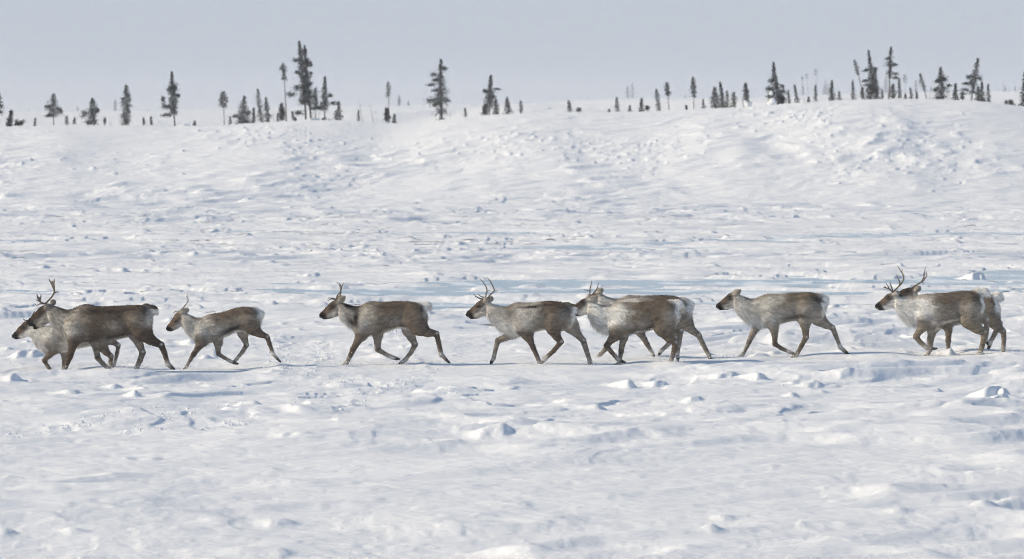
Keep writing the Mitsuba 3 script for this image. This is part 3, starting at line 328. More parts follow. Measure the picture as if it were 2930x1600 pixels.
# ---------------------------------------------------------------- the snow-covered lake, its bank and the plain behind
RNG = np.random.default_rng(7)
def fb(x, y, octv=3, seed=0, z=0.0):
    return meshkit.fbm(np.stack([x, y, np.full_like(x, z)], -1), octv, seed)
def sstep(a, b, x):
    t = np.clip((x - a) / (b - a), 0, 1)
    return t * t * (3 - 2 * t)

def smooth_line(pts, step, width):
    px, pz = np.array(pts).T
    xs = np.arange(px[0], px[-1], step)
    zs = np.interp(xs, px, pz)
    n = int(3 * width / step); k = np.exp(-(np.arange(-n, n + 1) * step / width) ** 2); k /= k.sum()
    return xs, np.convolve(np.pad(zs, n, mode='edge'), k, 'valid')
CX, CZ = smooth_line(CREST, 0.1, 1.3)
FX, FZ = smooth_line(FAR_RIDGE, 0.5, 8.0)

def base_height(x, y):
    """the lake (0), the bank up to its crest at about 206 m, the plain beyond rising or falling to a far low ridge"""
    zc = np.interp(x, CX, CZ)
    toe = 177 + 9 * (fb(x / 26, y * 0 + 3.1, 2, 5) - 0.5)
    s = np.clip((y - toe) / (206 - toe), 0, 1)
    S = s * s * (3 - 2 * s)
    S = 0.8 * S + 0.2 * s
    face = 4 * S * (1 - S)
    z = zc * S
    # mounds and gullies on the bank's face; the big mound on the right
    z = z + face * (0.36 * (fb(x / 7.5, y / 9, 3, 11) - 0.5) + 0.2 * np.exp(-((x - 13.5) / 4.5) ** 2) - 0.2 * np.exp(-((x + 6.0) / 2.6) ** 2))
    for x1, x0, hh, wl, wr in ((17.0, 16.2, 0.55, 3.2, 1.3), (8.6, 10.2, 0.45, 2.6, 1.2), (-10.6, -9.6, 0.42, 3.6, 1.2), (1.2, 2.6, 0.25, 2.2, 1.0), (-20.5, -19.0, 0.3, 3.0, 1.4), (21.5, 20.0, 0.16, 2.5, 2.4)):
        u = x - (x0 + (x1 - x0) * np.clip((y - 180) / 24, 0, 1)) - 0.5 * (fb(x / 3, y / 4, 2, 12) - 0.5)
        z = z + 0.42 * face * hh * np.exp(-(u / np.where(u < 0, wl, wr)) ** 2) * (0.5 + fb(x / 2, y / 3, 2, 13))
    zr = np.interp(x, FX, FZ)
    f = sstep(212, 1200, y)
    back = zc + (zr - zc) * f
    back = back - 0.55 * np.exp(-((y - 232) / 14) ** 2) * sstep(-30, -5, x) - np.clip(y - 1260, 0, 600) * 0.008
    back = back + sstep(209, 225, y) * (0.35 * (fb(x / 14, y / 22, 3, 21) - 0.5) + 0.25 * (fb(x / 4, y / 7, 2, 22) - 0.5))
    return np.where(y > 206, back, z)

def detail(x, y):
    """wind-carved relief"""
    th = 0.42
    w = 0.5 * (fb(x / 3.0, y / 3.0, 2, 31) - 0.5)
    u = x * math.cos(th) + y * math.sin(th) * 0.8 + w
    v = -x * math.sin(th) + y * math.cos(th) * 0.8 + w
    near = sstep(20, 40, y) * sstep(215, 180, y)
    soft = 0.62 + 0.38 * sstep(50, 64, y)
    roll = 0.17 * (fb(x / 5.5, y / 6.5, 2, 32) - 0.5) + 0.10 * (fb(x / 2.2, y / 3.2, 2, 33) - 0.5)
    r = 1 - np.abs(2 * fb(u / 2.6, v / 0.9, 2, 34) - 1)
    m = sstep(0.42, 0.62, fb(x / 6, y / 8, 2, 35))
    sast = 0.16 * (sstep(0.55, 1.0, r) ** 1.3) * (0.25 + 0.75 * m)
    # scalloped steps: terraces with small drops
    q = fb(u / 1.6, v / 1.1, 2, 36) * 5
    step = (np.floor(q) + sstep(0.86, 1.0, q - np.floor(q))) / 5
    terr = (0.10 + 0.13 * sstep(52, 66, y)) * (step - 0.5) * sstep(0.42, 0.66, fb(x / 4, y / 5, 2, 37))
    fine = 0.055 * (fb(u / 0.55, v / 0.26, 3, 38) - 0.5)
    return near * soft * (roll + sast + terr + fine)

def cover(x, y):
    """thickness of the snow over the blue ice in the blown-bare belt of the lake"""
    t = fb((x + 0.25 * y) / 7.0, y / 2.6, 3, 41)
    t = 0.5 * t + 0.28 * fb((x + 0.2 * y) / 2.2, y / 1.0, 2, 42) + 0.22 * fb((x + 0.3 * y) / 1.2, y / 0.42, 2, 43)
    belt = sstep(87, 91, y) * sstep(121, 112, y)
    right = sstep(-9, 1, x)
    band = 0.5 + 0.5 * np.maximum(np.exp(-((y - 94) / 2.2) ** 2) * (1 - 0.2 * right), np.maximum(np.exp(-((y - 99.5) / 2.6) ** 2), np.maximum(np.exp(-((y - 105) / 2.0) ** 2), np.exp(-((y - 114) / 2.2) ** 2) * sstep(0, 6, x))))
    thin = sstep(121, 128, y) * sstep(158, 148, y)
    thr = 0.22 + belt * (0.225 + 0.065 * right) * band * 1.25 + thin * 0.225
    return (t - thr) * 0.55, np.maximum(belt, thin)

def edge(y):
    return 0.125 * y + 4.0

rows = [np.linspace(-300, 30, 12)[:-1], np.arange(30, 62, 0.105), np.arange(62, 80, 0.062), np.arange(80, 130, 0.105), np.arange(130, 176, 0.17),
        np.arange(176, 214, 0.15), np.arange(214, 300, 0.7), np.geomspace(300, 2300, 100)]
Yr = np.concatenate(rows)
NC = 760
tc = np.linspace(-1, 1, NC)
qe = np.array([0.004, 0.012, 0.03, 0.08, 0.2, 0.5, 1.0])
a = edge(np.maximum(Yr, 30))
Xc = a[:, None] * tc[None]
ext = a[:, None] + (1500 - a[:, None]) * qe[None]
X = np.hstack([-ext[:, ::-1], Xc, ext])
Y = np.repeat(Yr[:, None], X.shape[1], 1)
Z = base_height(X, Y)
D = detail(X, Y)
cov, cm = cover(X, Y)
ground0 = Z
Z = Z + D * (1 - 0.75 * cm) + 0.05
Z = np.where(cm > 0, Z * (1 - cm) + cm * np.maximum(np.minimum(cov, 0.10) + 0.5 * np.minimum(D, 0.1) * (cov > 0.02), -0.05), Z)
# the herd's strip is trodden nearly flat; each planted hoof stands on the snow
flat = np.exp(-(np.abs(Y - 72.6 - 0.2 * X) / (3.0 + 0.5 * sstep(0, 6, X))) ** 3)
Z = Z * (1 - 0.64 * flat) + 0.01 * flat
hoofs = []
for key, p in POSES.items():
    for kind, side, planted, chain in p['legs']:
        if planted:
            hoofs.append((p['at'][0] + chain[-1][0] + 0.03, p['at'][1] + side * 0.09, chain[-1][1]))

def window(x0, x1, y0, y1):
    i0, i1 = np.searchsorted(Yr, y0), np.searchsorted(Yr, y1)
    if i1 <= i0:
        return None
    lo = min(x0 / edge(y0), x0 / edge(y1)); hi = max(x1 / edge(y0), x1 / edge(y1))
    j0 = int(np.clip((lo + 1) / 2 * (NC - 1), 0, NC - 1)) + len(qe); j1 = int(np.clip((hi + 1) / 2 * (NC - 1) + 2, 0, NC)) + len(qe)
    return (slice(i0, i1), slice(j0, j1)) if j1 > j0 else None

for hx, hy, hz in hoofs:
    w = window(hx - 1.2, hx + 1.2, hy - 1.6, hy + 1.6)
    g = np.exp(-(((X[w] - hx) / 0.38) ** 2 + ((Y[w] - hy) / 0.55) ** 2))
    Z[w] = Z[w] * (1 - g) + (hz + 0.045) * g

def stamp(field, x, y, H, L, W, ang, e=0.07, sharp=0.7):
    """a wind-cut lump: a ramp that rises over L towards the direction ang and breaks off there"""
    R = max(L, W, e) * 1.1
    w = window(x - R, x + R, y - R, y + R)
    if w is None:
        return
    dx, dy = X[w] - x, Y[w] - y
    u = dx * math.cos(ang) + dy * math.sin(ang); v = -dx * math.sin(ang) + dy * math.cos(ang)
    f = 1 + u / L
    prof = np.where(u < 0, np.clip(f, 0, 1) ** 1.25, np.clip(1 - u / e, 0, 1))
    width = W * (0.35 + 0.65 * np.clip(f, 0, 1))
    h = H * prof * np.clip(1 - (v / width) ** 2, 0, 1) ** sharp
    field[w] = np.maximum(field[w], h)

lumps = np.zeros_like(Z)
def scatter(n, y0, y1, hr, lr, wr, dens=None, xr=1.0):
    k = 0
    while k < n:
        y = math.sqrt(RNG.uniform(y0 * y0, y1 * y1)); x = RNG.uniform(-1, 1) * edge(y) * xr
        if dens is not None and RNG.uniform() > dens(x, y):
            continue
        k += 1
        s = RNG.uniform() ** 2.2
        H = hr[0] + (hr[1] - hr[0]) * s
        stamp(lumps, x, y, H, lr[0] + 1.5 * (lr[1] - lr[0]) * RNG.uniform() ** 1.2 * (0.4 + 0.6 * s), wr[0] + (wr[1] - wr[0]) * RNG.uniform() * (0.4 + 0.6 * s),
              math.radians(RNG.uniform(-58, 12)), RNG.uniform(0.04, 0.10) * (1 + H * 3), RNG.uniform(0.4, 1.0))

def patches(seed, sx, sy, lo, hi):
    return lambda x, y: float(sstep(lo, hi, fb(np.array([x / sx]), np.array([y / sy]), 2, seed))[0]) + 0.03
scatter(150, 36, 64, (0.012, 0.075), (0.3, 1.5), (0.07, 0.3), patches(51, 3, 4, 0.45, 0.65))
scatter(520, 60, 86, (0.01, 0.06), (0.15, 0.9), (0.06, 0.24), lambda x, y: (0.15 if abs(y - 72.2 - 0.16 * x) < 2.2 else 1.0) * (0.1 + float(sstep(0.45, 0.6, fb(np.array([x / 3]), np.array([y / 4]), 2, 52))[0])))
scatter(1250, 84, 130, (0.012, 0.085), (0.15, 1.2), (0.06, 0.26), patches(53, 5, 6, 0.42, 0.6))
scatter(1300, 118, 174, (0.015, 0.10), (0.2, 1.2), (0.07, 0.3), patches(54, 7, 9, 0.42, 0.6))
scatter(40, 60, 175, (0.06, 0.18), (0.5, 1.6), (0.12, 0.4), patches(57, 7, 9, 0.42, 0.6))
def bank_density(x, y):
    d = 0.0
    for bx, by, sx, sy, k in ((-11.0, 198, 2.6, 3.5, 1.0), (-8.8, 194, 0.9, 4, 1.0), (0.5, 194, 4.0, 2.5, 1.0), (5.5, 192, 2.2, 3, 1.0), (12.0, 199, 2.8, 3, 1.3), (17.5, 191, 2.6, 5, 0.8), (14, 190, 1.2, 4, 0.5), (-21, 190, 5, 5, 0.25)):
        d += k * math.exp(-((x - bx) / sx) ** 2 - ((y - by) / sy) ** 2)
    return d
scatter(1700, 180, 206, (0.025, 0.13), (0.1, 0.5), (0.05, 0.17), bank_density)
scatter(400, 206, 320, (0.03, 0.16), (0.3, 1.6), (0.15, 0.6))
for bx, by, bw, bh, tail in BLOCKS:
    stamp(lumps, bx, by, bh * 0.98, max(tail, 0.1) + bw * 0.5, bw * 0.62, math.radians(-40), 0.08, 0.3)
    stamp(lumps, bx + bw * 0.25, by + 0.05, bh * 0.85, bw * 0.8, bw * 0.45, math.radians(-18), 0.06, 0.35)
for tr in TRACKS:                                                                # low churned berms under the trails
    tr = np.array(tr)
    for p_, q_ in zip(tr[:-1], tr[1:]):
        for k in range(max(2, int(np.linalg.norm(q_ - p_) * 5))):
            c = p_ + (q_ - p_) * RNG.uniform() + RNG.normal(0, 1, 2) * (0.05, 0.10)
            stamp(lumps, c[0], c[1], RNG.uniform(0.012, 0.04), RNG.uniform(0.1, 0.3), RNG.uniform(0.06, 0.14), math.radians(RNG.uniform(-90, 20)), 0.08, 0.6)
# wind-rounded, more so close by
near_rows = int(np.searchsorted(Yr, 62))
lumps[:near_rows] = gaussian_filter(lumps[:near_rows], (0.7, 1.5))
mid_rows = int(np.searchsorted(Yr, 176))
lumps[mid_rows:] = gaussian_filter(lumps[mid_rows:], (0.3, 0.5))
lumps[near_rows:mid_rows] = gaussian_filter(lumps[near_rows:mid_rows], (0.35, 0.5))
# loose roughness on the lumps' backs
lumps = lumps * (0.82 + 0.36 * fb(X / 0.22, Y / 0.3, 2, 61))
Z = Z + lumps

def ground_z(x, y):
    i = int(np.searchsorted(Yr, y)); row = X[i]
    return float(np.interp(x, row, Z[i]))

ni, nj = Z.shape
idx = np.arange(ni * nj).reshape(ni, nj)
quads = np.stack([idx[:-1, :-1], idx[:-1, 1:], idx[1:, 1:], idx[1:, :-1]], -1).reshape(-1, 4)
V = np.stack([X, Y, Z], -1).reshape(-1, 3)
struct('snow_ground', mikit.ply((V, quads), 'snow_mat', smooth=True))
ice = np.array([[-60, 86.0, 0.0], [60, 86.0, 0], [60, 160, 0], [-60, 160, 0]])
struct('lake_ice', mikit.ply((ice, np.array([[0, 1, 2, 3]])), 'ice_mat'))

# crumbled snow thrown up along old trails: countless small clods
ico = trimesh.creation.icosphere(subdivisions=1)
IV, IF = np.array(ico.vertices), np.array(ico.faces)
def clods(points, sizes, rng):
    n = len(points)
    v = IV[None] * (1 + rng.uniform(-0.35, 0.35, (n, len(IV), 1)))
    v = v * sizes[:, None, None] * rng.uniform(0.65, 1.25, (n, 1, 3)) + points[:, None]
    f = IF[None] + (np.arange(n) * len(IV))[:, None, None]
    return v.reshape(-1, 3), f.reshape(-1, 3)
pts, sz = [], []
for tr in TRACKS:
    tr = np.array(tr)
    for (p, q) in zip(tr[:-1], tr[1:]):
        L = np.linalg.norm(q - p)
        for _ in range(int(90 * abs(q - p)[0] + 9 * abs(q - p)[1]) + 4):
            c = p + (q - p) * RNG.uniform() + RNG.normal(0, 1, 2) * (0.10, 0.24)
            pts.append((c[0], c[1])); sz.append(0.004 + 0.020 * RNG.uniform() ** 3.2)
for _ in range(600):
    y = RNG.uniform(60, 86); x = RNG.uniform(-1, 1) * edge(y)
    pts.append((x, y)); sz.append(0.004 + 0.012 * RNG.uniform() ** 3)
P = np.array([(x, y, ground_z(x, y) + 0.2 * s) for (x, y), s in zip(pts, sz)])
scene['snow_crumbs'] = mikit.ply(clods(P, np.array(sz), RNG), 'crumb_mat', smooth=True)
labels['snow_crumbs'] = {'kind': 'stuff', 'label': 'crumbled snow clods strewn along old trails and over the crust', 'category': 'snow'}
# powder kicked up by the running hooves
pts, sz = [], []
for hx, hy, hz in hoofs:
    for _ in range(900):
        r = abs(RNG.normal(0, 1))
        pts.append((hx + RNG.normal(0.08, 0.12), hy + RNG.normal(0, 0.12), hz + 0.01 + 0.07 * RNG.exponential(0.7) * max(0.1, 1 - r / 2.5))); sz.append(0.0015 + 0.006 * RNG.uniform() ** 3)
scene['snow_powder'] = mikit.ply(clods(np.array(pts), np.array(sz), RNG), 'crumb_mat', smooth=True)
labels['snow_powder'] = {'kind': 'stuff', 'label': 'fine snow powder kicked up around the running hooves', 'category': 'snow'}

# ---------------------------------------------------------------- stunted spruces on the bank
def tube(points, radii, sides=6):
    p = np.asarray(points, float); r = np.asarray(radii, float)
    t = np.gradient(p, axis=0); t /= np.linalg.norm(t, axis=1, keepdims=True) + 1e-12
    a0 = np.cross(t, [0.31, 0.95, 0.07]); a0 /= np.linalg.norm(a0, axis=1, keepdims=True) + 1e-12
    b0 = np.cross(t, a0); ang = np.arange(sides) * 2 * np.pi / sides
    v = (p[:, None] + r[:, None, None] * (np.cos(ang)[None, :, None] * a0[:, None] + np.sin(ang)[None, :, None] * b0[:, None])).reshape(-1, 3)
    i, j = np.meshgrid(np.arange(len(p) - 1), np.arange(sides), indexing='ij')
    q = np.stack([i * sides + j, i * sides + (j + 1) % sides, (i + 1) * sides + (j + 1) % sides, (i + 1) * sides + j], -1).reshape(-1, 4)
    f = np.vstack([q[:, [0, 1, 2]], q[:, [0, 2, 3]]])
    n = len(v); v = np.vstack([v, p[:1], p[-1:]])
    j = np.arange(sides); e = (len(p) - 1) * sides
    f = np.vstack([f, np.stack([(j + 1) % sides, j, j * 0 + n], 1), np.stack([e + j, e + (j + 1) % sides, j * 0 + n + 1], 1)])
    return v, f
def join(ms):
    vs, fs, o = [], [], 0
    for v, f in ms:
        vs.append(v); fs.append(f + o); o += len(v)
    return np.vstack(vs), np.vstack(fs)

def profile(kind, f):
    if kind == 'spire':
        return (1 - f) ** 0.75 * min(1, (f + 0.12) / 0.22) * 1.1
    if kind in ('column', 'snowy'):
        return min(1, (1 - f) / 0.4) ** 0.6 * min(1, (f + 0.35) / 0.4)
    if kind in ('cone', 'sapling'):
        return (1 - f) ** 0.85 * 1.05 + 0.06
    if kind in ('ragged', 'gappy', 'twin'):
        return min(1, (1 - f) / 0.55) ** 0.75 * min(1, (f + 0.3) / 0.4)
    if kind == 'lollipop':
        return math.sqrt(max(0.0, 1 - (2 * f - 1) ** 2)) * (1.05 - 0.35 * f) + 0.05
    if kind == 'pompom':
        return max(math.sqrt(max(0, 1 - ((f - 0.74) / 0.26) ** 2)), 0.85 * math.sqrt(max(0, 1 - ((f - 0.16) / 0.17) ** 2)))
    return 1.0 - 0.6 * f                                                       # scrub

BOUGHS = {
    'thick dark stubby spruce with a rounded top, second whole tree from the left': [(-0.42, 0.5, 0.22, 0.17), (-0.22, 0.2, 0.2, 0.14), (0.2, 0.62, 0.12, 0.1)],
    'tallest tree of all, dense dark head, left trunk of the tall twin pair': [(-0.62, 0.37, 0.26, 0.12), (-0.33, 0.44, 0.2, 0.13), (0.27, 0.76, 0.14, 0.16), (-0.27, 0.775, 0.14, 0.1), (-0.27, 0.62, 0.12, 0.08), (-0.30, 0.16, 0.26, 0.12), (0.18, 0.88, 0.12, 0.14), (0.3, 0.49, 0.14, 0.1), (-0.12, 0.3, 0.2, 0.14)],
    'right trunk of the tall twin pair, leaning left with gaps and tufts': [(0.2, 0.66, 0.08, 0.07), (0.25, 0.22, 0.22, 0.1), (-0.2, 0.5, 0.14, 0.1), (0.22, 0.78, 0.1, 0.13)],
    'dark pointed spruce right of the tall twin pair, with a low bough to the right': [(0.40, 0.43, 0.19, 0.09), (0.0, 0.1, 0.22, 0.12), (0.26, 0.62, 0.12, 0.1), (-0.2, 0.35, 0.12, 0.1)],
    'tall one-sided spruce with shelves of boughs, alone in the middle of the ridge': [(-0.46, 0.61, 0.22, 0.05), (-0.45, 0.36, 0.30, 0.16), (-0.22, 0.30, 0.22, 0.13), (0.27, 0.36, 0.16, 0.09), (-0.3, 0.77, 0.2, 0.09), (-0.25, 0.52, 0.16, 0.06), (-0.25, 0.68, 0.16, 0.07), (0.16, 0.9, 0.12, 0.12), (0.0, 0.06, 0.26, 0.1)],
    'pointed spruce with spreading middle boughs, right of the tall shelved spruce': [(0.31, 0.69, 0.14, 0.06), (-0.22, 0.66, 0.13, 0.09), (0.1, 0.5, 0.16, 0.14)],
    'tall spruce with a dense spire and bare lower trunk, tallest in the left quarter': [(0.24, 0.59, 0.12, 0.08), (-0.47, 0.54, 0.10, 0.16), (-0.40, 0.42, 0.17, 0.14), (-0.34, 0.27, 0.26, 0.09), (-0.2, 0.4, 0.12, 0.1), (0.12, 0.75, 0.14, 0.2), (-0.14, 0.7, 0.13, 0.18)],
    'short broad spruce with spreading lower boughs, left of the tall twin group': [(-0.38, 0.38, 0.2, 0.1), (0.22, 0.22, 0.2, 0.16), (0.2, 0.5, 0.13, 0.09), (-0.16, 0.15, 0.2, 0.1)],
    'small round-crowned spruce on a short bare trunk, first whole tree from the left': [(0.29, 0.55, 0.12, 0.18), (-0.27, 0.6, 0.16, 0.09), (-0.2, 0.4, 0.16, 0.09)],
    'small round-crowned spruce on a short trunk, first whole tree from left': [(0.29, 0.55, 0.12, 0.18), (-0.27, 0.6, 0.16, 0.09), (-0.2, 0.4, 0.16, 0.09)],
    'big dark spire on the right half, leaning left, beside a snow-laden shrub': [(-0.3, 0.45, 0.18, 0.12), (0.3, 0.36, 0.16, 0.12), (-0.2, 0.58, 0.14, 0.1), (0.22, 0.22, 0.2, 0.1), (0.3, 0.5, 0.1, 0.08)],
    'tall spire in the right-hand group, dense above and open below': [(-0.32, 0.46, 0.2, 0.07), (-0.26, 0.38, 0.18, 0.07), (-0.25, 0.64, 0.14, 0.06), (0.2, 0.66, 0.13, 0.08)],
    'very tall slender spruce with a needle-sharp top, right of the leaning group': [(0.26, 0.46, 0.13, 0.06), (0.24, 0.56, 0.14, 0.06), (0.2, 0.68, 0.13, 0.06), (-0.15, 0.8, 0.1, 0.05)],
    'full dark spruce on two stems, right of the sparse leaning one': [(0.36, 0.53, 0.13, 0.07), (-0.26, 0.4, 0.18, 0.14), (0.1, 0.7, 0.2, 0.18), (-0.22, 0.18, 0.2, 0.12), (-0.2, 0.65, 0.15, 0.1)],
    'tall sparse spruce leaning right near the right edge': [(-0.42, 0.38, 0.22, 0.07), (-0.36, 0.5, 0.2, 0.08), (-0.25, 0.62, 0.18, 0.08), (0.2, 0.6, 0.16, 0.06), (-0.4, 0.25, 0.16, 0.05)],
}
def make_tree(row, far=False):
    x, y, zb, dx, zt, R, zc, kind, label = row
    label = label or ''
    rng = np.random.default_rng(int(abs(x * 971 + y * 13 + zt * 331)) + 5)
    g = ground_z(x, y)
    base = min(g, zb) - 0.12
    h = zt - base
    bend = rng.normal(0, 0.008) * h
    def axis(z):
        k = np.clip((z - base) / h, 0, 1)
        return np.array([x + dx * k + bend * math.sin(k * 3.1), y + bend * 0.5 * math.sin(k * 4), z])
    bare = kind in ('snag',)
    pale = kind in ('lollipop', 'pompom', 'snag') or 'pale' in label
    r0 = 0.012 + 0.0105 * h if not bare else 0.016
    r0 *= 1.25 if far else 1.0
    zs = np.linspace(base, zt, 9)
    ms = [tube([axis(z) for z in zs], r0 * (1 - 0.8 * (zs - base) / h))]
    ntw = 10 if bare else int(6 + 4 * h)
    for _ in range(ntw):                                                       # dead twigs on the stem
        z = rng.uniform(base + 0.25 * h, base + 0.95 * h); az = rng.uniform(0, 6.28); L = (0.05 + 0.09 * rng.uniform()) * (1.0 if bare else 1.5) * min(1, h / 2)
        p = axis(z); d = np.array([math.cos(az), math.sin(az), rng.uniform(-0.5, 0.4)])
        ms.append(tube([p, p + d * L * 0.5, p + d * L + [0, 0, -0.02]], [0.006, 0.005, 0.003], 4))
    crown_v, crown_c = [], []
    if not bare:
        zc0 = max(zc, base + 0.05) if kind not in ('cone', 'sapling', 'scrub', 'snowy', 'column') else min(max(zc, base + 0.05), g + 0.12)
        hc = zt - zc0
        nb = int(np.clip(hc * 62, 26, 180))
        gaps = rng.uniform(0, 1, 12)
        for b in range(nb):
            f = (b + rng.uniform()) / nb
            f = min(0.995, f)
            pr = profile(kind, f)
            if kind == 'gappy' and gaps[int(f * 12)] < 0.34 and f < 0.85:
                pr *= 0.25
            if kind in ('ragged', 'twin') and gaps[int(f * 12)] < 0.25 and f < 0.8:
                pr *= 0.5
            mult = rng.uniform(0.55, 1.12) if kind not in ('ragged', 'gappy') else rng.uniform(0.4, 1.3)
            for az in rng.uniform(0, 6.28, 2 if far else 3) if kind != 'scrub' else rng.uniform(0, 6.28, 5):
                L = 1.28 * R * pr * mult * rng.uniform(0.45, 1.0) * (1.3 if rng.uniform() < 0.12 else 1.0)
                if L < 0.012:
                    L = 0.012
                p0 = axis(zc0 + f * hc)
                rise = 0.35 * f - 0.28 + rng.normal(0, 0.12) if kind != 'scrub' else rng.uniform(0.1, 1.2)
                d = np.array([math.cos(az), math.sin(az), rise])
                n = int(np.clip(L / 0.022, 4, 11))
                k = rng.uniform(0.08, 1, n) ** 0.6
                pts_ = p0 + d * (L * k)[:, None] + rng.normal(0, 0.018 + 0.02 * R, (n, 3))
                pts_[:, 2] -= 0.25 * L * k * k
                ll = rng.uniform(0.04, 0.085, n) * (0.75 if R < 0.16 else 1.0) * (1.3 if far else 1)
                for q, l in zip(pts_, ll):
                    dd = d * rng.uniform(0.5, 1.2) + rng.normal(0, 0.55, 3); dd /= np.linalg.norm(dd)
                    s = np.cross(dd, rng.normal(0, 1, 3)); s /= np.linalg.norm(s) + 1e-9
                    wv = s * l * 0.26
                    crown_v += [q - dd * l * 0.35 + wv * 0.4, q - wv, q + dd * l * 0.65, q + wv]
                    t = rng.uniform()
                    c = np.array([0.014, 0.018, 0.0135]) * (0.55 + 0.9 * t) + (np.array([0.022, 0.014, 0.003]) if ('brown' in label or rng.uniform() < 0.12) else 0)
                    if 'snow-dusted' in label and rng.uniform() < 0.25: c = np.array([0.75, 0.77, 0.8])
                    crown_c += [c] * 4
        for bx, bf, rx, rz in BOUGHS.get(label, ()):                              # single boughs that stand out
            pb = axis(base + bf * h); pe = pb + [bx, rng.normal(0, 0.08), rng.normal(-0.02, 0.03)]
            ms.append(tube([axis(base + bf * h + 0.08), (pb + pe) / 2 + [0, 0, 0.03], pe], [0.012, 0.009, 0.005], 5))
            for _ in range(int(70 + 2600 * rx * rz)):
                o = rng.normal(0, 0.5, 3); q = pe + o * [rx, 0.8 * rx, rz] + np.array([0, 0, -0.12 * abs(o[0]) * rx]); l = rng.uniform(0.05, 0.10)
                dd = rng.normal(0, 0.6, 3) + [0.5 * np.sign(bx), 0, 0]; dd /= np.linalg.norm(dd); s = np.cross(dd, rng.normal(0, 1, 3)); s /= np.linalg.norm(s) + 1e-9
                wv = s * l * 0.3
                crown_v += [q - dd * l * 0.35 + wv * 0.4, q - wv, q + dd * l * 0.65, q + wv]; crown_c += [np.array([0.014, 0.018, 0.0135]) * rng.uniform(0.55, 1.4)] * 4
        top = axis(zt)
        for k in range(8):                                                      # the leader
            q = top - [0, 0, 0.03 * k]; dd = np.array([rng.normal(0, 0.35), rng.normal(0, 0.35), 1.0]); s = np.array([0.012, 0.0, 0]) if k % 2 else np.array([0, 0.012, 0])
            crown_v += [q - dd * 0.03, q - s, q + dd * 0.045, q + s]; crown_c += [np.array([0.02, 0.024, 0.018])] * 4
    trunk = join(ms)
    tcol = np.array([0.26, 0.245, 0.23]) if pale else np.array([0.085, 0.072, 0.06])
    return trunk, tcol * (0.8 + 0.4 * rng.uniform()), np.array(crown_v), np.array(crown_c)

def count_name(stem, used={}):
    used[stem] = used.get(stem, 0) + 1
    return stem if used[stem] == 1 else f'{stem}_{used[stem] - 1:03d}'
KIND = {'snag': ('dead_snag', 'dead tree'), 'scrub': ('spruce_shrub', 'shrub'), 'snowy': ('spruce_shrub', 'shrub'), 'sapling': ('spruce_sapling', 'sapling')}
FAR_LABEL = {'sapling': 'tiny hazy spruce dot on the far skyline beyond the ridge', 'snag': 'faint hazy dead pole on the far skyline', 'cone': 'hazy far cone spruce in a small faint clump on the right skyline'}
def plant_tree(row, far):
    kind, label = row[7], row[8] or ''
    stem, cat = KIND.get(kind, ('spruce_tree', 'tree'))
    key = count_name(stem)
    trunk, tcol, cv, cc = make_tree(row, far)
    scene[key + '__trunk'] = mikit.ply(trunk, 'bark_mat', smooth=True, color=np.repeat(tcol[None], len(trunk[0]), 0))
    if len(cv):
        q = np.arange(len(cv)).reshape(-1, 4)
        scene[key + '__crown'] = mikit.ply((cv, q), 'needle_mat', color=cc)
    labels[key] = {'label': label if label else FAR_LABEL[kind], 'category': cat}
    labels[key]['group'] = ('hazy trees on the far skyline' if far else 'stunted spruces along the snow ridge')
    if not label:
        labels[key]['group'] = {'sapling': 'tiny hazy spruces on the far skyline', 'snag': 'faint poles on the far skyline', 'cone': 'faint clump of far spruces'}[kind]
    if kind == 'snowy' or 'snow-plastered' in label:
        rng = np.random.default_rng(3)
        x, y, zb, dx, zt, R = row[:6]
        for px, pz, pr in ((0.0, 0.10, 0.15), (0.13, 0.18, 0.09), (-0.08, 0.22, 0.10)) if kind != 'snowy' else ((0.02, 0.16, 0.17), (0.10, 0.10, 0.12), (-0.04, 0.56, 0.10), (-0.1, 0.06, 0.12)):
            m = trimesh.creation.icosphere(subdivisions=3)
            v = np.array(m.vertices)
            v = v * (0.85 + 0.3 * meshkit.fbm(v * 1.6 + pz * 9, 3, 4))[:, None] * pr * [1, 0.9, 1.1] + [x + px, y - 0.10, ground_z(x, y) + pz]
            scene[count_name(key + '__snow_clump')] = mikit.ply((v, np.array(m.faces)), 'crumb_mat', smooth=True)
for row in TREES:
    plant_tree(row, False)
for row in FAR_TREES:
    plant_tree(row, True)

# ---------------------------------------------------------------- the caribou
VOX = 0.0125
def smin(a, b, k):
    h = np.maximum(k - np.abs(a - b), 0) / k
    return np.minimum(a, b) - h * h * k * 0.25

def round_cone(x, y, z, a, b, r1, r2, sy=1.0):
    yc = 0.5 * (a[1] + b[1]) if sy != 1 else 0.0
    yy = yc + (y - yc) / sy if sy != 1 else y
    ba = np.subtract(b, a); l2 = float(ba @ ba); rr = r1 - r2; a2 = l2 - rr * rr
    px, py, pz = x - a[0], yy - a[1], z - a[2]
    if a2 <= 1e-8:
        c, r = (a, r1) if r1 > r2 else (b, r2)
        return np.sqrt((x - c[0]) ** 2 + (yy - c[1]) ** 2 + (z - c[2]) ** 2) - r
    il2 = 1 / l2
    t = px * ba[0] + py * ba[1] + pz * ba[2]
    u = t - l2
    x2 = (px * l2 - ba[0] * t) ** 2 + (py * l2 - ba[1] * t) ** 2 + (pz * l2 - ba[2] * t) ** 2
    y2 = t * t * l2; z2 = u * u * l2; k = np.sign(rr) * rr * rr * x2
    d = (np.sqrt(x2 * a2 * il2) + t * rr) * il2 - r1
    d = np.where(np.sign(t) * a2 * y2 < k, np.sqrt(x2 + y2) * il2 - r1, d)
    d = np.where(np.sign(u) * a2 * z2 > k, np.sqrt(x2 + z2) * il2 - r2, d)
    return d

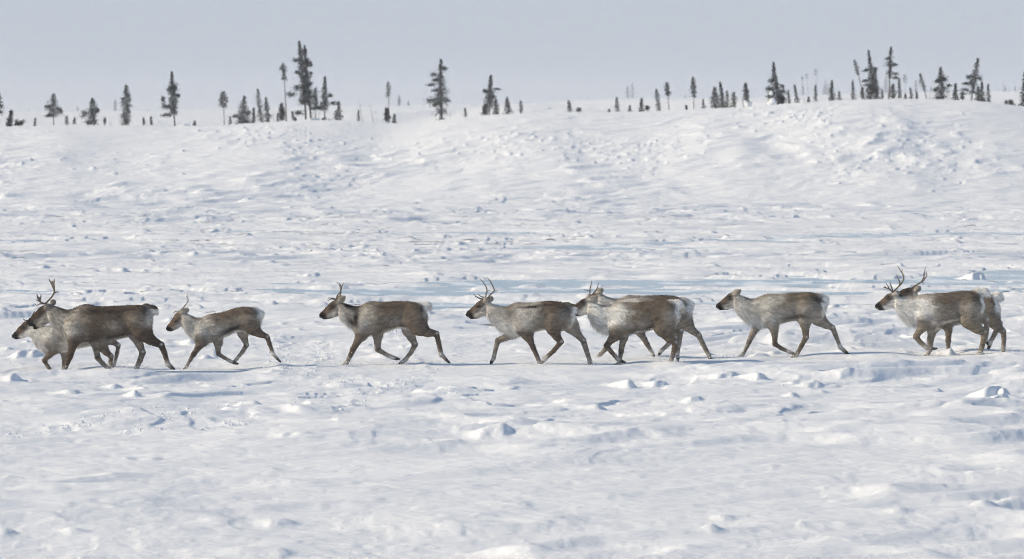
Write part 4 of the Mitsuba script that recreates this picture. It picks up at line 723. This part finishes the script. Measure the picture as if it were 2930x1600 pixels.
class Torso:
    def __init__(self, sec):
        s = np.array(sec); self.x = s[:, 0]
        self.x0, self.x1 = s[0, 0], s[-1, 0]
        xs = np.linspace(self.x0, self.x1, 160)
        top, bot = np.interp(xs, s[:, 0], s[:, 1]), np.interp(xs, s[:, 0], s[:, 2])
        ker = np.exp(-np.linspace(-1.6, 1.6, 9) ** 2); ker /= ker.sum()
        sm = lambda v: np.convolve(np.pad(v, 4, mode='reflect', reflect_type='odd'), ker, 'valid')
        self.xs, self.top, self.bot = xs, sm(top) - 0.007, sm(bot) + 0.013
        h = (self.top - self.bot) / 2
        f = np.linspace(0, 1, 160)
        k = np.interp(f, [0, 0.15, 0.3, 0.42, 0.6, 0.78, 0.92, 1], [0.62, 0.56, 0.58, 0.68, 0.80, 0.76, 0.76, 0.8])
        self.w = h * k; self.h = h
    def at(self, x):
        g = lambda a: np.interp(x, self.xs, a)
        return g(self.top), g(self.bot), g(self.w)
    def d(self, x, y, z):
        t, b, w = self.at(x)
        h = np.maximum((t - b) / 2, 0.02); zc = (t + b) / 2; w = np.maximum(w, 0.02)
        q = ((np.abs(z - zc) / h) ** 2.25 + (np.abs(y) / w) ** 2.25) ** (1 / 2.25)
        d = (q - 1) * np.minimum(h, w)
        return np.maximum(d, np.maximum(self.x0 - x, x - self.x1))

def prims_of(p):
    to = Torso(p['sec'])
    size = np.max(to.h) / 0.29
    P = []                                   # (group, a, b, r1, r2, sy, k)
    H = p['head']
    for i in range(len(H) - 1):
        (x, z, r), (x2, z2, r2) = H[i], H[i + 1]
        P.append(('head', (x, 0, z), (x2, 0, z2), r, r2, 0.74, 0.03))
    J = p['jaw']
    for i in range(len(J) - 1):
        (x, z, r), (x2, z2, r2) = J[i], J[i + 1]
        P.append(('head', (x, 0, z), (x2, 0, z2), r, r2, 0.72, 0.03))
    ex, ez = p['eye']
    for s in (-1, 1):                        # brow over the eye
        P.append(('head', (ex, s * 0.036 * size, ez + 0.016), (ex + 0.04, s * 0.036 * size, ez + 0.022), 0.019, 0.017, 1, 0.02))
    for s, (x, z, r), (x2, z2, r2) in p['ears']:
        m = (x * 0.5 + x2 * 0.5, s * 0.075 * size, z * 0.5 + z2 * 0.5)
        P.append(('ear', (x, s * 0.045 * size, z), m, r * 0.75, r * 1.25, 0.62, 0.02))
        P.append(('ear', m, (x2, s * 0.105 * size, z2), r * 1.25, r2 * 0.6, 0.62, 0.015))
    for li, (kind, side, planted, ch) in enumerate(p['legs']):
        ys = ([0.10, 0.105, 0.09, 0.085, 0.082, 0.08, 0.08] if kind == 'f' else [0.115, 0.118, 0.108, 0.095, 0.088, 0.082, 0.08])
        for i in range(len(ch) - 1):
            (x, z, r), (x2, z2, r2) = ch[i], ch[i + 1]
            if i == len(ch) - 2:             # the pastern stops inside the hoof
                x2, z2, r2 = x + (x2 - x) * 0.6, z + (z2 - z) * 0.6, r2 * 1.05
            sy = 0.66 if i == 0 else (0.78 if i == 1 else 0.88)
            P.append((f'leg{li}', (x, side * ys[i] * size, z), (x2, side * ys[i + 1] * size, z2), r * (0.93 if i > 1 else 1), r2 * (0.93 if i > 0 else 1), sy, 0.05 if i == 0 else (0.024 if i == 1 else 0.014)))
    Tl = p['tail']
    for i in range(len(Tl) - 1):
        (x, z, r), (x2, z2, r2) = Tl[i], Tl[i + 1]
        P.append(('tail', (x - (0.03 if i == 0 else 0), 0, z), (x2 - 0.012, 0, z2), r * 1.15, r2 * 1.12, 0.9, 0.07))
    return to, P, size

def field(to, P, x, y, z, want=False):
    D = to.d(x, y, z); groups = {'torso': D.copy()} if want else None
    for g, a, b, r1, r2, sy, k in P:
        d = round_cone(x, y, z, a, b, r1, r2, sy) * (min(sy, 1) ** 0.5)
        D = smin(D, d, k)
        if want:
            groups[g] = np.minimum(groups.get(g, 9.0), d)
    return (D, groups) if want else D

def surface_nets(F, org, h):
    ins = F < 0
    n = np.array(F.shape) - 1
    c = sum(ins[i:i + n[0], j:j + n[1], k:k + n[2]].astype(np.int8) for i in (0, 1) for j in (0, 1) for k in (0, 1))
    act = (c > 0) & (c < 8)
    cells = np.argwhere(act); num = np.full(act.shape, -1, np.int64); num[act] = np.arange(len(cells))
    acc = np.zeros((len(cells), 3)); cnt = np.zeros(len(cells))
    for ax in range(3):
        o = [i for i in range(3) if i != ax]
        for u in (0, 1):
            for v in (0, 1):
                off = np.zeros(3, int); off[o[0]] = u; off[o[1]] = v
                p = cells + off; q = p.copy(); q[:, ax] += 1
                fa, fb_ = F[tuple(p.T)], F[tuple(q.T)]
                m = (fa < 0) != (fb_ < 0)
                t = fa[m] / (fa[m] - fb_[m]); pos = p[m].astype(float); pos[:, ax] += t
                acc[m] += pos; cnt[m] += 1
    V = acc / cnt[:, None] * h + org
    faces = []
    for ax in range(3):
        o = [i for i in range(3) if i != ax]
        s0 = [slice(None)] * 3; s1 = [slice(None)] * 3
        s0[ax] = slice(0, -1); s1[ax] = slice(1, None)
        for k in o:
            s0[k] = slice(1, -1); s1[k] = slice(1, -1)
        A, B = ins[tuple(s0)], ins[tuple(s1)]
        e = np.argwhere(A != B); flip = A[tuple(e.T)]
        for k in o:
            e[:, k] += 1
        def cell(du, dv):
            q = e.copy(); q[:, o[0]] += du; q[:, o[1]] += dv
            return num[tuple(q.T)]
        quad = np.stack([cell(-1, -1), cell(0, -1), cell(0, 0), cell(-1, 0)], 1)
        if ax == 1:
            flip = ~flip
        quad[~flip] = quad[~flip][:, ::-1]
        faces.append(quad)
    return V, np.vstack(faces)

def vnormals(V, Q):
    n = np.zeros_like(V)
    fn = np.cross(V[Q[:, 2]] - V[Q[:, 0]], V[Q[:, 3]] - V[Q[:, 1]])
    for k in range(4):
        np.add.at(n, Q[:, k], fn)
    return n / (np.linalg.norm(n, axis=1, keepdims=True) + 1e-12)

WHITE, DARK = np.array([0.80, 0.78, 0.74]), np.array([0.045, 0.036, 0.030])
# back, flank, mane, face, leg colours; how far the pale mane reaches back (0 shoulder, 1 rump); white of the rump; spots (along, height, r_along, r_height, colour, strength)
GREY, TAN, BROWN = np.array([0.36, 0.33, 0.29]), np.array([0.27, 0.225, 0.175]), np.array([0.165, 0.128, 0.097])
LOOKS_ = {
    'lead': dict(back=(0.15, 0.118, 0.09), flank=(0.165, 0.132, 0.10), mane=(0.34, 0.31, 0.27), face=(0.105, 0.078, 0.058), leg=(0.115, 0.088, 0.068), reach=0.02, rump=0.38, under=0.35,
                 spots=[(0.42, 0.86, 0.5, 0.05, DARK, 0.6), (0.93, 0.8, 0.06, 0.14, DARK, 0.5), (0.45, 0.1, 0.5, 0.1, DARK, 0.6), (0.45, 0.42, 0.12, 0.2, GREY, 0.5), (0.82, 0.45, 0.14, 0.3, GREY, 0.45), (-0.3, 0.97, 0.2, 0.08, DARK, 0.5)]),
    'young_behind': dict(back=(0.27, 0.245, 0.215), flank=(0.42, 0.39, 0.345), mane=(0.60, 0.575, 0.525), face=(0.125, 0.095, 0.072), leg=(0.17, 0.135, 0.105), reach=0.3, rump=0.8, under=0.9,
                 spots=[(0.1, 0.55, 0.1, 0.25, BROWN, 0.5), (-0.55, 0.6, 0.12, 0.4, BROWN, 0.5)]),
    'small': dict(back=(0.21, 0.17, 0.135), flank=(0.30, 0.265, 0.22), mane=(0.44, 0.42, 0.38), face=(0.24, 0.18, 0.13), leg=(0.155, 0.12, 0.09), reach=0.05, rump=1.0, under=1.0,
                 spots=[(0.80, 0.45, 0.03, 0.12, DARK, 0.7), (0.72, 0.8, 0.06, 0.12, DARK, 0.45), (0.95, 0.85, 0.05, 0.12, DARK, 0.6), (0.42, 0.22, 0.35, 0.10, DARK, 0.75), (0.1, 0.35, 0.2, 0.2, WHITE, 0.25), (0.8, 0.2, 0.1, 0.12, DARK, 0.4)]),
    'dark_collar': dict(back=(0.20, 0.16, 0.12), flank=(0.24, 0.20, 0.16), mane=(0.40, 0.375, 0.33), face=(0.16, 0.12, 0.09), leg=(0.17, 0.135, 0.105), reach=0.08, rump=0.95, under=1.0,
                 spots=[(-0.22, 0.55, 0.06, 0.5, DARK, 0.95), (-0.34, 0.95, 0.16, 0.2, DARK, 0.8), (-0.3, 0.25, 0.12, 0.14, DARK, 0.8), (-0.33, 0.55, 0.06, 0.25, GREY, 0.7), (0.7, 0.52, 0.14, 0.16, DARK, 0.55), (0.93, 0.72, 0.07, 0.2, DARK, 0.6), (0.5, 0.28, 0.2, 0.18, GREY, 0.5), (0.5, 0.10, 0.4, 0.06, BROWN, 0.6), (0.3, 0.84, 0.3, 0.04, DARK, 0.4)]),
    'tall_antlers': dict(back=(0.175, 0.138, 0.105), flank=(0.21, 0.175, 0.135), mane=(0.46, 0.43, 0.385), face=(0.17, 0.13, 0.10), leg=(0.155, 0.122, 0.095), reach=0.30, rump=0.85, under=0.95,
                 spots=[(0.25, 0.86, 0.4, 0.035, DARK, 0.75), (0.95, 0.78, 0.07, 0.15, DARK, 0.7), (-0.2, 0.75, 0.12, 0.25, DARK, 0.5), (0.38, 0.45, 0.14, 0.22, GREY, 0.6), (0.45, 0.5, 0.06, 0.15, DARK, 0.5), (0.82, 0.5, 0.12, 0.28, GREY, 0.45)]),
    'pale_mane': dict(back=(0.225, 0.18, 0.135), flank=(0.25, 0.21, 0.165), mane=(0.60, 0.58, 0.53), face=(0.12, 0.09, 0.07), leg=(0.185, 0.15, 0.115), reach=0.14, rump=1.0, under=0.8,
                 spots=[(0.45, 0.12, 0.35, 0.12, DARK, 0.6), (0.62, 0.4, 0.07, 0.28, DARK, 0.6), (0.68, 0.7, 0.05, 0.3, DARK, 0.3), (0.36, 0.3, 0.1, 0.2, GREY, 0.6), (0.85, 0.5, 0.12, 0.3, GREY, 0.4)]),
    'bald_behind': dict(back=(0.20, 0.16, 0.125), flank=(0.25, 0.21, 0.17), mane=(0.52, 0.50, 0.46), face=(0.17, 0.135, 0.10), leg=(0.28, 0.25, 0.21), reach=0.2, rump=1.0, under=0.9,
                 spots=[(0.93, 0.82, 0.07, 0.18, DARK, 0.75), (0.9, 0.4, 0.2, 0.4, WHITE, 0.5)]),
    'antlerless': dict(back=(0.24, 0.20, 0.15), flank=(0.36, 0.33, 0.285), mane=(0.45, 0.43, 0.39), face=(0.16, 0.125, 0.09), leg=(0.20, 0.165, 0.13), reach=0.25, rump=1.0, under=0.35,
                 spots=[(0.88, 0.80, 0.12, 0.16, DARK, 0.7), (0.62, 0.17, 0.2, 0.09, DARK, 0.85), (0.4, 0.14, 0.25, 0.07, DARK, 0.55), (0.2, 0.55, 0.15, 0.2, BROWN, 0.35), (0.85, 0.35, 0.2, 0.3, GREY, 0.6)]),
    'right_front': dict(back=(0.21, 0.175, 0.14), flank=(0.29, 0.26, 0.22), mane=(0.60, 0.58, 0.54), face=(0.17, 0.13, 0.10), leg=(0.27, 0.225, 0.17), reach=0.14, rump=1.0, under=1.0,
                 spots=[(0.86, 0.78, 0.1, 0.2, DARK, 0.5), (0.55, 0.2, 0.25, 0.1, DARK, 0.45), (0.45, 0.3, 0.2, 0.14, GREY, 0.7), (0.3, 0.7, 0.15, 0.2, BROWN, 0.5), (0.85, 0.35, 0.16, 0.3, GREY, 0.5)]),
    'right_behind': dict(back=(0.22, 0.18, 0.145), flank=(0.26, 0.225, 0.18), mane=(0.48, 0.45, 0.40), face=(0.12, 0.09, 0.07), leg=(0.26, 0.22, 0.175), reach=0.1, rump=1.0, under=1.0,
                 spots=[(0.92, 0.6, 0.06, 0.3, DARK, 0.6)]),
}

def paint(key, p, to, P, V, G):
    """coat colours per vertex, and the length of the hair there"""
    L = LOOKS_[key]
    x, y, z = V.T
    xsh = np.mean([l[3][0][0] for l in p['legs'] if l[0] == 'f']); xr = to.x1
    s = (x - xsh) / (xr - xsh)
    t_, b_, _ = to.at(x)
    t = np.clip((z - b_) / np.maximum(t_ - b_, 0.05), -0.4, 1.2)
    nz = meshkit.fbm(V * [7, 7, 9] + hash_(key), 3, 3) - 0.5
    n2 = meshkit.fbm(V * [24, 24, 34] + hash_(key), 3, 9) - 0.5
    n3 = meshkit.fbm(np.stack([x * 12 + z * 7, y * 40, z * 40 - x * 12], -1) + hash_(key), 2, 15) - 0.5      # lie of the hair
    c3 = lambda v: np.asarray(v, float)
    m = lambda A, B, k: A * (1 - k[:, None]) + B * k[:, None]
    back, flank, mane = c3(L['back']) * 0.88, c3(L['flank']) * 1.04, np.minimum(c3(L['mane']) * 1.25, 0.8)
    col = np.repeat(flank[None], len(V), 0)
    col = m(col, back, sstep(0.5, 0.8, t + 0.5 * nz))
    k = sstep(L['reach'] + 0.13, L['reach'] - 0.17, s + 0.35 * nz - 0.12 * (t - 0.5))
    col = m(col, mane, k)
    col = m(col, back * 1.1, sstep(0.86, 0.97, t + 0.2 * nz) * 0.6 * (s < 0.2) * (s > -0.35))
    chest = sstep(0.04, -0.18, s + 0.2 * nz) * sstep(0.55, 0.15, t + 0.4 * nz)
    col = m(col, WHITE, chest * (0.85 if L['reach'] > 0.03 else 0.45))
    for ss, tt, rs, rt, cc, kk in L['spots']:
        q = ((s - ss) / rs) ** 2 + ((t - tt) / rt) ** 2
        col = m(col, c3(cc), min(0.95, 1.25 * kk) * np.exp(-q) * np.clip(1 + 1.8 * nz, 0.2, 1.3))
    col = m(col, WHITE, sstep(0.13, 0.02, t + 0.15 * nz) * L['under'] * sstep(0.1, 0.35, s) * 0.85)
    haunch = sstep(0.62, 0.86, s) * sstep(0.85, 0.45, t + 0.3 * nz)
    col = m(col, c3(L.get('haunch', GREY)), haunch * 0.6)
    col = m(col, WHITE, sstep(0.905, 0.965, s + 0.10 * nz) * L['rump'])
    inside = np.exp(-(np.abs(y) / 0.09) ** 2)
    col = m(col, WHITE, sstep(0.80, 0.93, s) * inside * L['rump'] * 0.8)
    torso = col
    w = {g: np.exp(-np.clip(d, -0.05, 0.4) / 0.016) for g, d in G.items()}
    tot = sum(w.values())
    out = torso * (w['torso'] / tot)[:, None]
    hair = 0.046 * w['torso'] / tot
    hair = hair + 0.08 * chest * w['torso'] / tot
    # head
    nx, nzz = p['head'][-1][0], p['head'][-1][1]; cx, cz = p['head'][0][0], p['head'][0][1]
    ex, ez = p['eye']
    ax = np.array([nx - cx, nzz - cz]); Lh = np.linalg.norm(ax); ax /= Lh
    along = ((x - cx) * ax[0] + (z - cz) * ax[1]) / Lh
    up = -(x - cx) * ax[1] + (z - cz) * ax[0]
    up = up * (1 if -ax[1] * 0 + ax[0] > 0 else -1)
    face = c3(L['face'])
    hc = np.repeat(face[None], len(V), 0)
    hc = m(hc, mane * 0.9, sstep(0.0, -0.07, up + 0.03 * nz) * sstep(0.95, 0.7, along))
    hc = m(hc, face * 1.7, np.exp(-((along - 0.55) / 0.16) ** 2) * np.exp(-((up + 0.015) / 0.04) ** 2) * 0.7)
    hc = m(hc, DARK, np.exp(-(((x - ex) / 0.05) ** 2 + ((z - ez) / 0.035) ** 2)) * 0.7)
    hc = m(hc, DARK * 0.8, sstep(0.74, 0.93, along + 0.2 * nz))
    hc = m(hc, WHITE, sstep(1.04, 1.08, along) * sstep(0.0, -0.03, up) * 0.6)
    hc = m(hc, mane * 0.8, sstep(0.12, -0.12, along + 0.2 * nz) * 0.75)
    out += hc * (w['head'] / tot)[:, None]; hair = hair + 0.010 * w['head'] / tot
    ec = np.repeat((0.5 * mane + 0.5 * face)[None], len(V), 0)
    if 'ear' in w:
        out += ec * (w['ear'] / tot)[:, None]; hair = hair + 0.012 * w['ear'] / tot
    if 'tail' in w:
        tcol = np.where((z > np.mean([q[1] for q in p['tail']]) + 0.02)[:, None] & (L['rump'] < 0.9), back, WHITE)
        out += tcol * (w['tail'] / tot)[:, None]; hair = hair + 0.035 * w['tail'] / tot
    leg = c3(L['leg'])
    for i, (kind, side, planted, ch) in enumerate(p['legs']):
        g = f'leg{i}'
        ft, te = ch[-2], ch[-1]
        kn = ch[3]
        dist = np.hypot(x - ft[0], z - ft[1]); toe = np.hypot(x - te[0], z - te[1])
        lc = np.repeat(leg[None], len(V), 0)
        outer = y * side > 0.05
        up_k = sstep(kn[1] + 0.06, kn[1] + 0.30, z + 0.1 * nz)
        lc = m(lc, flank * 0.95, up_k * (0.75 if kind == 'h' else 0.55))
        lc = m(lc, torso, sstep(kn[1] + 0.22, kn[1] + 0.42, z))
        lc = m(lc, GREY * 1.25, sstep(0.03, -0.03, (y - side * 0.085) * side) * 0.45 * np.ones_like(z))
        lc = m(lc, leg * 0.6, np.exp(-((x - kn[0]) ** 2 + (z - kn[1]) ** 2) / 0.05 ** 2) * 0.55)
        if kind == 'h':
            lc = m(lc, WHITE, np.exp(-((x - kn[0] - 0.012) ** 2 + (z - kn[1] - 0.012) ** 2) / 0.022 ** 2) * 0.7)
        lc = m(lc, WHITE * 0.85, np.exp(-(dist / 0.055) ** 2) * (0.45 if planted else 0.8))
        lc = m(lc, leg * 0.8, sstep(0.07, 0.03, toe) * 0.8)
        out += lc * (w[g] / tot)[:, None]; hair = hair + 0.009 * w[g] / tot * (1 + 2.2 * up_k)
    grey_ = out.mean(1, keepdims=True)
    out = out * 0.90 + grey_ * 0.10
    out = np.clip(out, 0.01, 1) ** 1.24 * np.clip(1 + 0.6 * nz + 1.1 * n2 + 1.1 * n3, 0.4, 1.75)[:, None]
    return np.clip(out, 0.012, 0.84), hair

def hash_(key):
    return float(sum(ord(c) for c in key) % 97)

def catmull(pts, n=5):
    p = np.array(pts, float)
    if len(p) < 3:
        return p
    q = np.vstack([2 * p[0] - p[1], p, 2 * p[-1] - p[-2]])
    out = []
    for i in range(1, len(q) - 2):
        for t in np.linspace(0, 1, n, endpoint=False):
            out.append(0.5 * ((2 * q[i]) + (-q[i - 1] + q[i + 1]) * t + (2 * q[i - 1] - 5 * q[i] + 4 * q[i + 1] - q[i + 2]) * t * t + (-q[i - 1] + 3 * q[i] - 3 * q[i + 1] + q[i + 2]) * t ** 3))
    return np.vstack([out, p[-1:]])

def sphere_hull(balls):
    b = np.array(trimesh.creation.icosphere(subdivisions=1).vertices)
    pts_ = np.vstack([np.array(c)[None] + b * np.array(r) for c, r in balls])
    h = trimesh.convex.convex_hull(pts_)
    return np.array(h.vertices), np.array(h.faces)

def make_caribou(key, name, label, group='caribou trotting in single file across the snow'):
    p = POSES[key]
    X0, Y0 = p['at']
    off = np.array([X0, Y0, 0.0])
    to, P, size = prims_of(p)
    lo = np.array([9.0, -0.36, 9.0]); hi = np.array([-9.0, 0.36, -9.0])
    for g, a_, b_, r1, r2, sy, k in P:
        for c, r in ((a_, r1), (b_, r2)):
            lo[[0, 2]] = np.minimum(lo[[0, 2]], [c[0] - r, c[2] - r]); hi[[0, 2]] = np.maximum(hi[[0, 2]], [c[0] + r, c[2] + r])
    lo[[0, 2]] = np.minimum(lo[[0, 2]], [to.x0, to.bot.min()]) - 0.05; hi[[0, 2]] = np.maximum(hi[[0, 2]], [to.x1, to.top.max()]) + 0.05
    gx, gy, gz = (np.arange(lo[i], hi[i] + VOX, VOX) for i in range(3))
    F = to.d(gx[:, None, None], gy[None, :, None], gz[None, None, :])
    for g, a_, b_, r1, r2, sy, k in P:
        R = max(r1, r2) + k + 2.5 * VOX
        sl = []
        for ax, gr in enumerate((gx, gy, gz)):
            l, h = min(a_[ax], b_[ax]) - R, max(a_[ax], b_[ax]) + R
            sl.append(slice(int(np.searchsorted(gr, l)), int(np.searchsorted(gr, h))))
        sl = tuple(sl)
        d = round_cone(gx[sl[0], None, None], gy[None, sl[1], None], gz[None, None, sl[2]], a_, b_, r1, r2, sy) * (min(sy, 1) ** 0.5)
        F[sl] = smin(F[sl], d, k)
    V, Q = surface_nets(F, np.array([gx[0], gy[0], gz[0]]), VOX)
    N = vnormals(V, Q)
    # muscles and tufts of the winter coat
    V = V + N * (0.010 * (meshkit.fbm(V * [9, 9, 7] + hash_(key), 3, 1) - 0.5))[:, None]
    N = vnormals(V, Q)
    if (N * (V - V.mean(0))).sum(1).mean() < 0:
        Q = Q[:, ::-1]; N = -N
    D, G = field(to, P, V[:, 0], V[:, 1], V[:, 2], True)
    C, hair = paint(key, p, to, P, V, G)
    root = count_name(name)
    scene[root] = mikit.ply((V + off, Q), 'coat_mat', smooth=True, color=C)
    labels[root] = {'label': label, 'category': 'caribou', 'group': group}
    # guard hairs
    rng = np.random.default_rng(int(hash_(key)) + 11)
    area = np.linalg.norm(np.cross(V[Q[:, 2]] - V[Q[:, 0]], V[Q[:, 3]] - V[Q[:, 1]]), axis=1)
    n = 26000
    qi = rng.choice(len(Q), n, p=area / area.sum())
    wts = rng.dirichlet([1, 1, 1, 1], n)
    b = (V[Q[qi]] * wts[..., None]).sum(1); nn = (N[Q[qi]] * wts[..., None]).sum(1); cc = (C[Q[qi]] * wts[..., None]).sum(1); hl = (hair[Q[qi]] * wts).sum(1)
    flow = np.array([1.0, 0, -0.45]) + rng.normal(0, 0.30, (n, 3))
    head_k = (b[:, 0] < p['head'][0][0])[:, None]
    dirv = flow - nn * (flow * nn).sum(1, keepdims=True) * 0.9
    dirv /= np.linalg.norm(dirv, axis=1, keepdims=True)
    dirv = dirv + nn * rng.uniform(0.12, 0.5, (n, 1)); dirv /= np.linalg.norm(dirv, axis=1, keepdims=True)
    side = np.cross(dirv, nn); side /= np.linalg.norm(side, axis=1, keepdims=True) + 1e-9
    hl = hl * rng.uniform(0.6, 1.35, n); wd = np.clip(hl * 0.12, 0.0014, 0.006)
    bv = np.stack([b - nn * 0.003 - side * wd[:, None], b - nn * 0.003 + side * wd[:, None], b + dirv * hl[:, None] - np.array([0, 0, 0.15]) * (hl ** 1)[:, None]], 1)
    bc = np.clip(cc * rng.uniform(0.5, 1.5, (n, 1)), 0.01, 0.85)
    scene[root + '__fur'] = {'type': 'ply', 'filename': meshkit.write_ply((bv.reshape(-1, 3) + off, np.arange(3 * n).reshape(-1, 3)), False, None, np.repeat(bc, 3, 0), normals=np.repeat(nn, 3, 0)),
                             'face_normals': False, 'bsdf': {'type': 'ref', 'id': 'coat_mat'}}
    labels[root + '__fur'] = {'kind': 'stuff'}
    # eyes
    ex, ez = p['eye']
    for s in (-1, 1):
        ys = np.linspace(0, 0.16, 80)
        d = field(to, [q for q in P if q[0] == 'head'], np.full(80, ex), s * ys, np.full(80, ez))
        ye = ys[np.argmax(d > 0)] if (d > 0).any() else 0.06
        m = trimesh.creation.icosphere(subdivisions=2, radius=0.0145)
        m.apply_translation([X0 + ex, Y0 + s * (ye - 0.004), ez])
        scene[count_name(root + '__eye')] = mikit.ply(m, 'eye_mat', smooth=True)
    # hooves: two claws each
    for kind, s, planted, ch in p['legs']:
        f_, t_ = np.array(ch[-2]), np.array(ch[-1])
        fy = Y0 + s * 0.08 * size
        a0 = f_[:2] + (t_[:2] - f_[:2]) * 0.55; a1 = t_[:2]
        r = t_[2] * 1.22
        ms = []
        for c in (-1, 1):
            ms.append(sphere_hull([((X0 + a0[0], fy + c * 0.012, a0[1]), (r * 0.62, r * 0.5, r * 0.62)), ((X0 + a0[0] * 0.4 + a1[0] * 0.6, fy + c * 0.017, a0[1] * 0.4 + a1[1] * 0.6 + 0.004), (r * 0.6, r * 0.5, r * 0.55)),
                                   ((X0 + a1[0], fy + c * 0.014, a1[1] + r * 0.35), (r * 0.32, r * 0.32, r * 0.3))]))
        scene[count_name(root + '__hoof')] = mikit.ply(join(ms), 'hoof_mat', smooth=40)
    # antlers
    for ai, (s, tines) in enumerate(p['antlers']):
        b0 = tines[0][0]
        yy = lambda x, z: s * (0.035 + 0.34 * max(0.0, z - b0[1]) ** 1.0 + 0.12 * abs(x - b0[0]))
        ms = []
        for tn in tines:
            q = np.array([(x, yy(x, z), z) for x, z, r in tn]); cen = catmull(q)
            rr = np.interp(np.linspace(0, 1, len(cen)), np.linspace(0, 1, len(tn)), [r for x, z, r in tn]) * 0.98
            ms.append(tube(cen, np.maximum(rr, 0.003), 8))
        for ps, ball in p['palms']:
            if ps == s:
                ms.append(sphere_hull([((x, yy(x, z), z), (r * 0.8, r * 0.5, r * 0.8)) for x, z, r in ball]))
        v, f = join(ms)
        tip = np.clip((v[:, 2] - b0[1]) / 0.3, 0, 1)[:, None]
        c = np.array([0.095, 0.075, 0.055]) * (1 - tip) + np.array([0.17, 0.14, 0.105]) * tip
        c = c * (0.75 + 0.5 * meshkit.fbm(v * 40, 2, 2))[:, None]
        scene[count_name(root + '__antler')] = mikit.ply((v + off, f), 'antler_mat', smooth=True, color=c)

make_caribou('lead', 'caribou', 'large dark brown caribou with palmate antlers, nearer of the leftmost pair')
make_caribou('young_behind', 'caribou', 'low shaggy grey young caribou with stub antlers, half hidden behind the dark leader')
make_caribou('small', 'caribou', 'small slim caribou with one thin curled antler, alone behind the dark leading pair')
make_caribou('dark_collar', 'caribou', 'brown caribou with a black collar patch on its neck and short forked antlers')
make_caribou('tall_antlers', 'caribou', 'caribou with two tall slender antlers and a grey shoulder, in the middle of the line')
make_caribou('pale_mane', 'caribou', 'brown caribou with a creamy white mane, nearer of the overlapping pair right of the middle')
make_caribou('bald_behind', 'caribou', 'antlerless caribou mostly hidden behind the one with the creamy white mane')
make_caribou('antlerless', 'caribou', 'pale grey-brown caribou with no antlers, running alone second last in the line')
make_caribou('right_front', 'caribou', 'caribou with branching antlers and white chest, nearer of the rightmost pair, foreleg lifted')
make_caribou('right_behind', 'caribou', 'caribou peeking over the back of the rightmost animal with one curved antler raised')
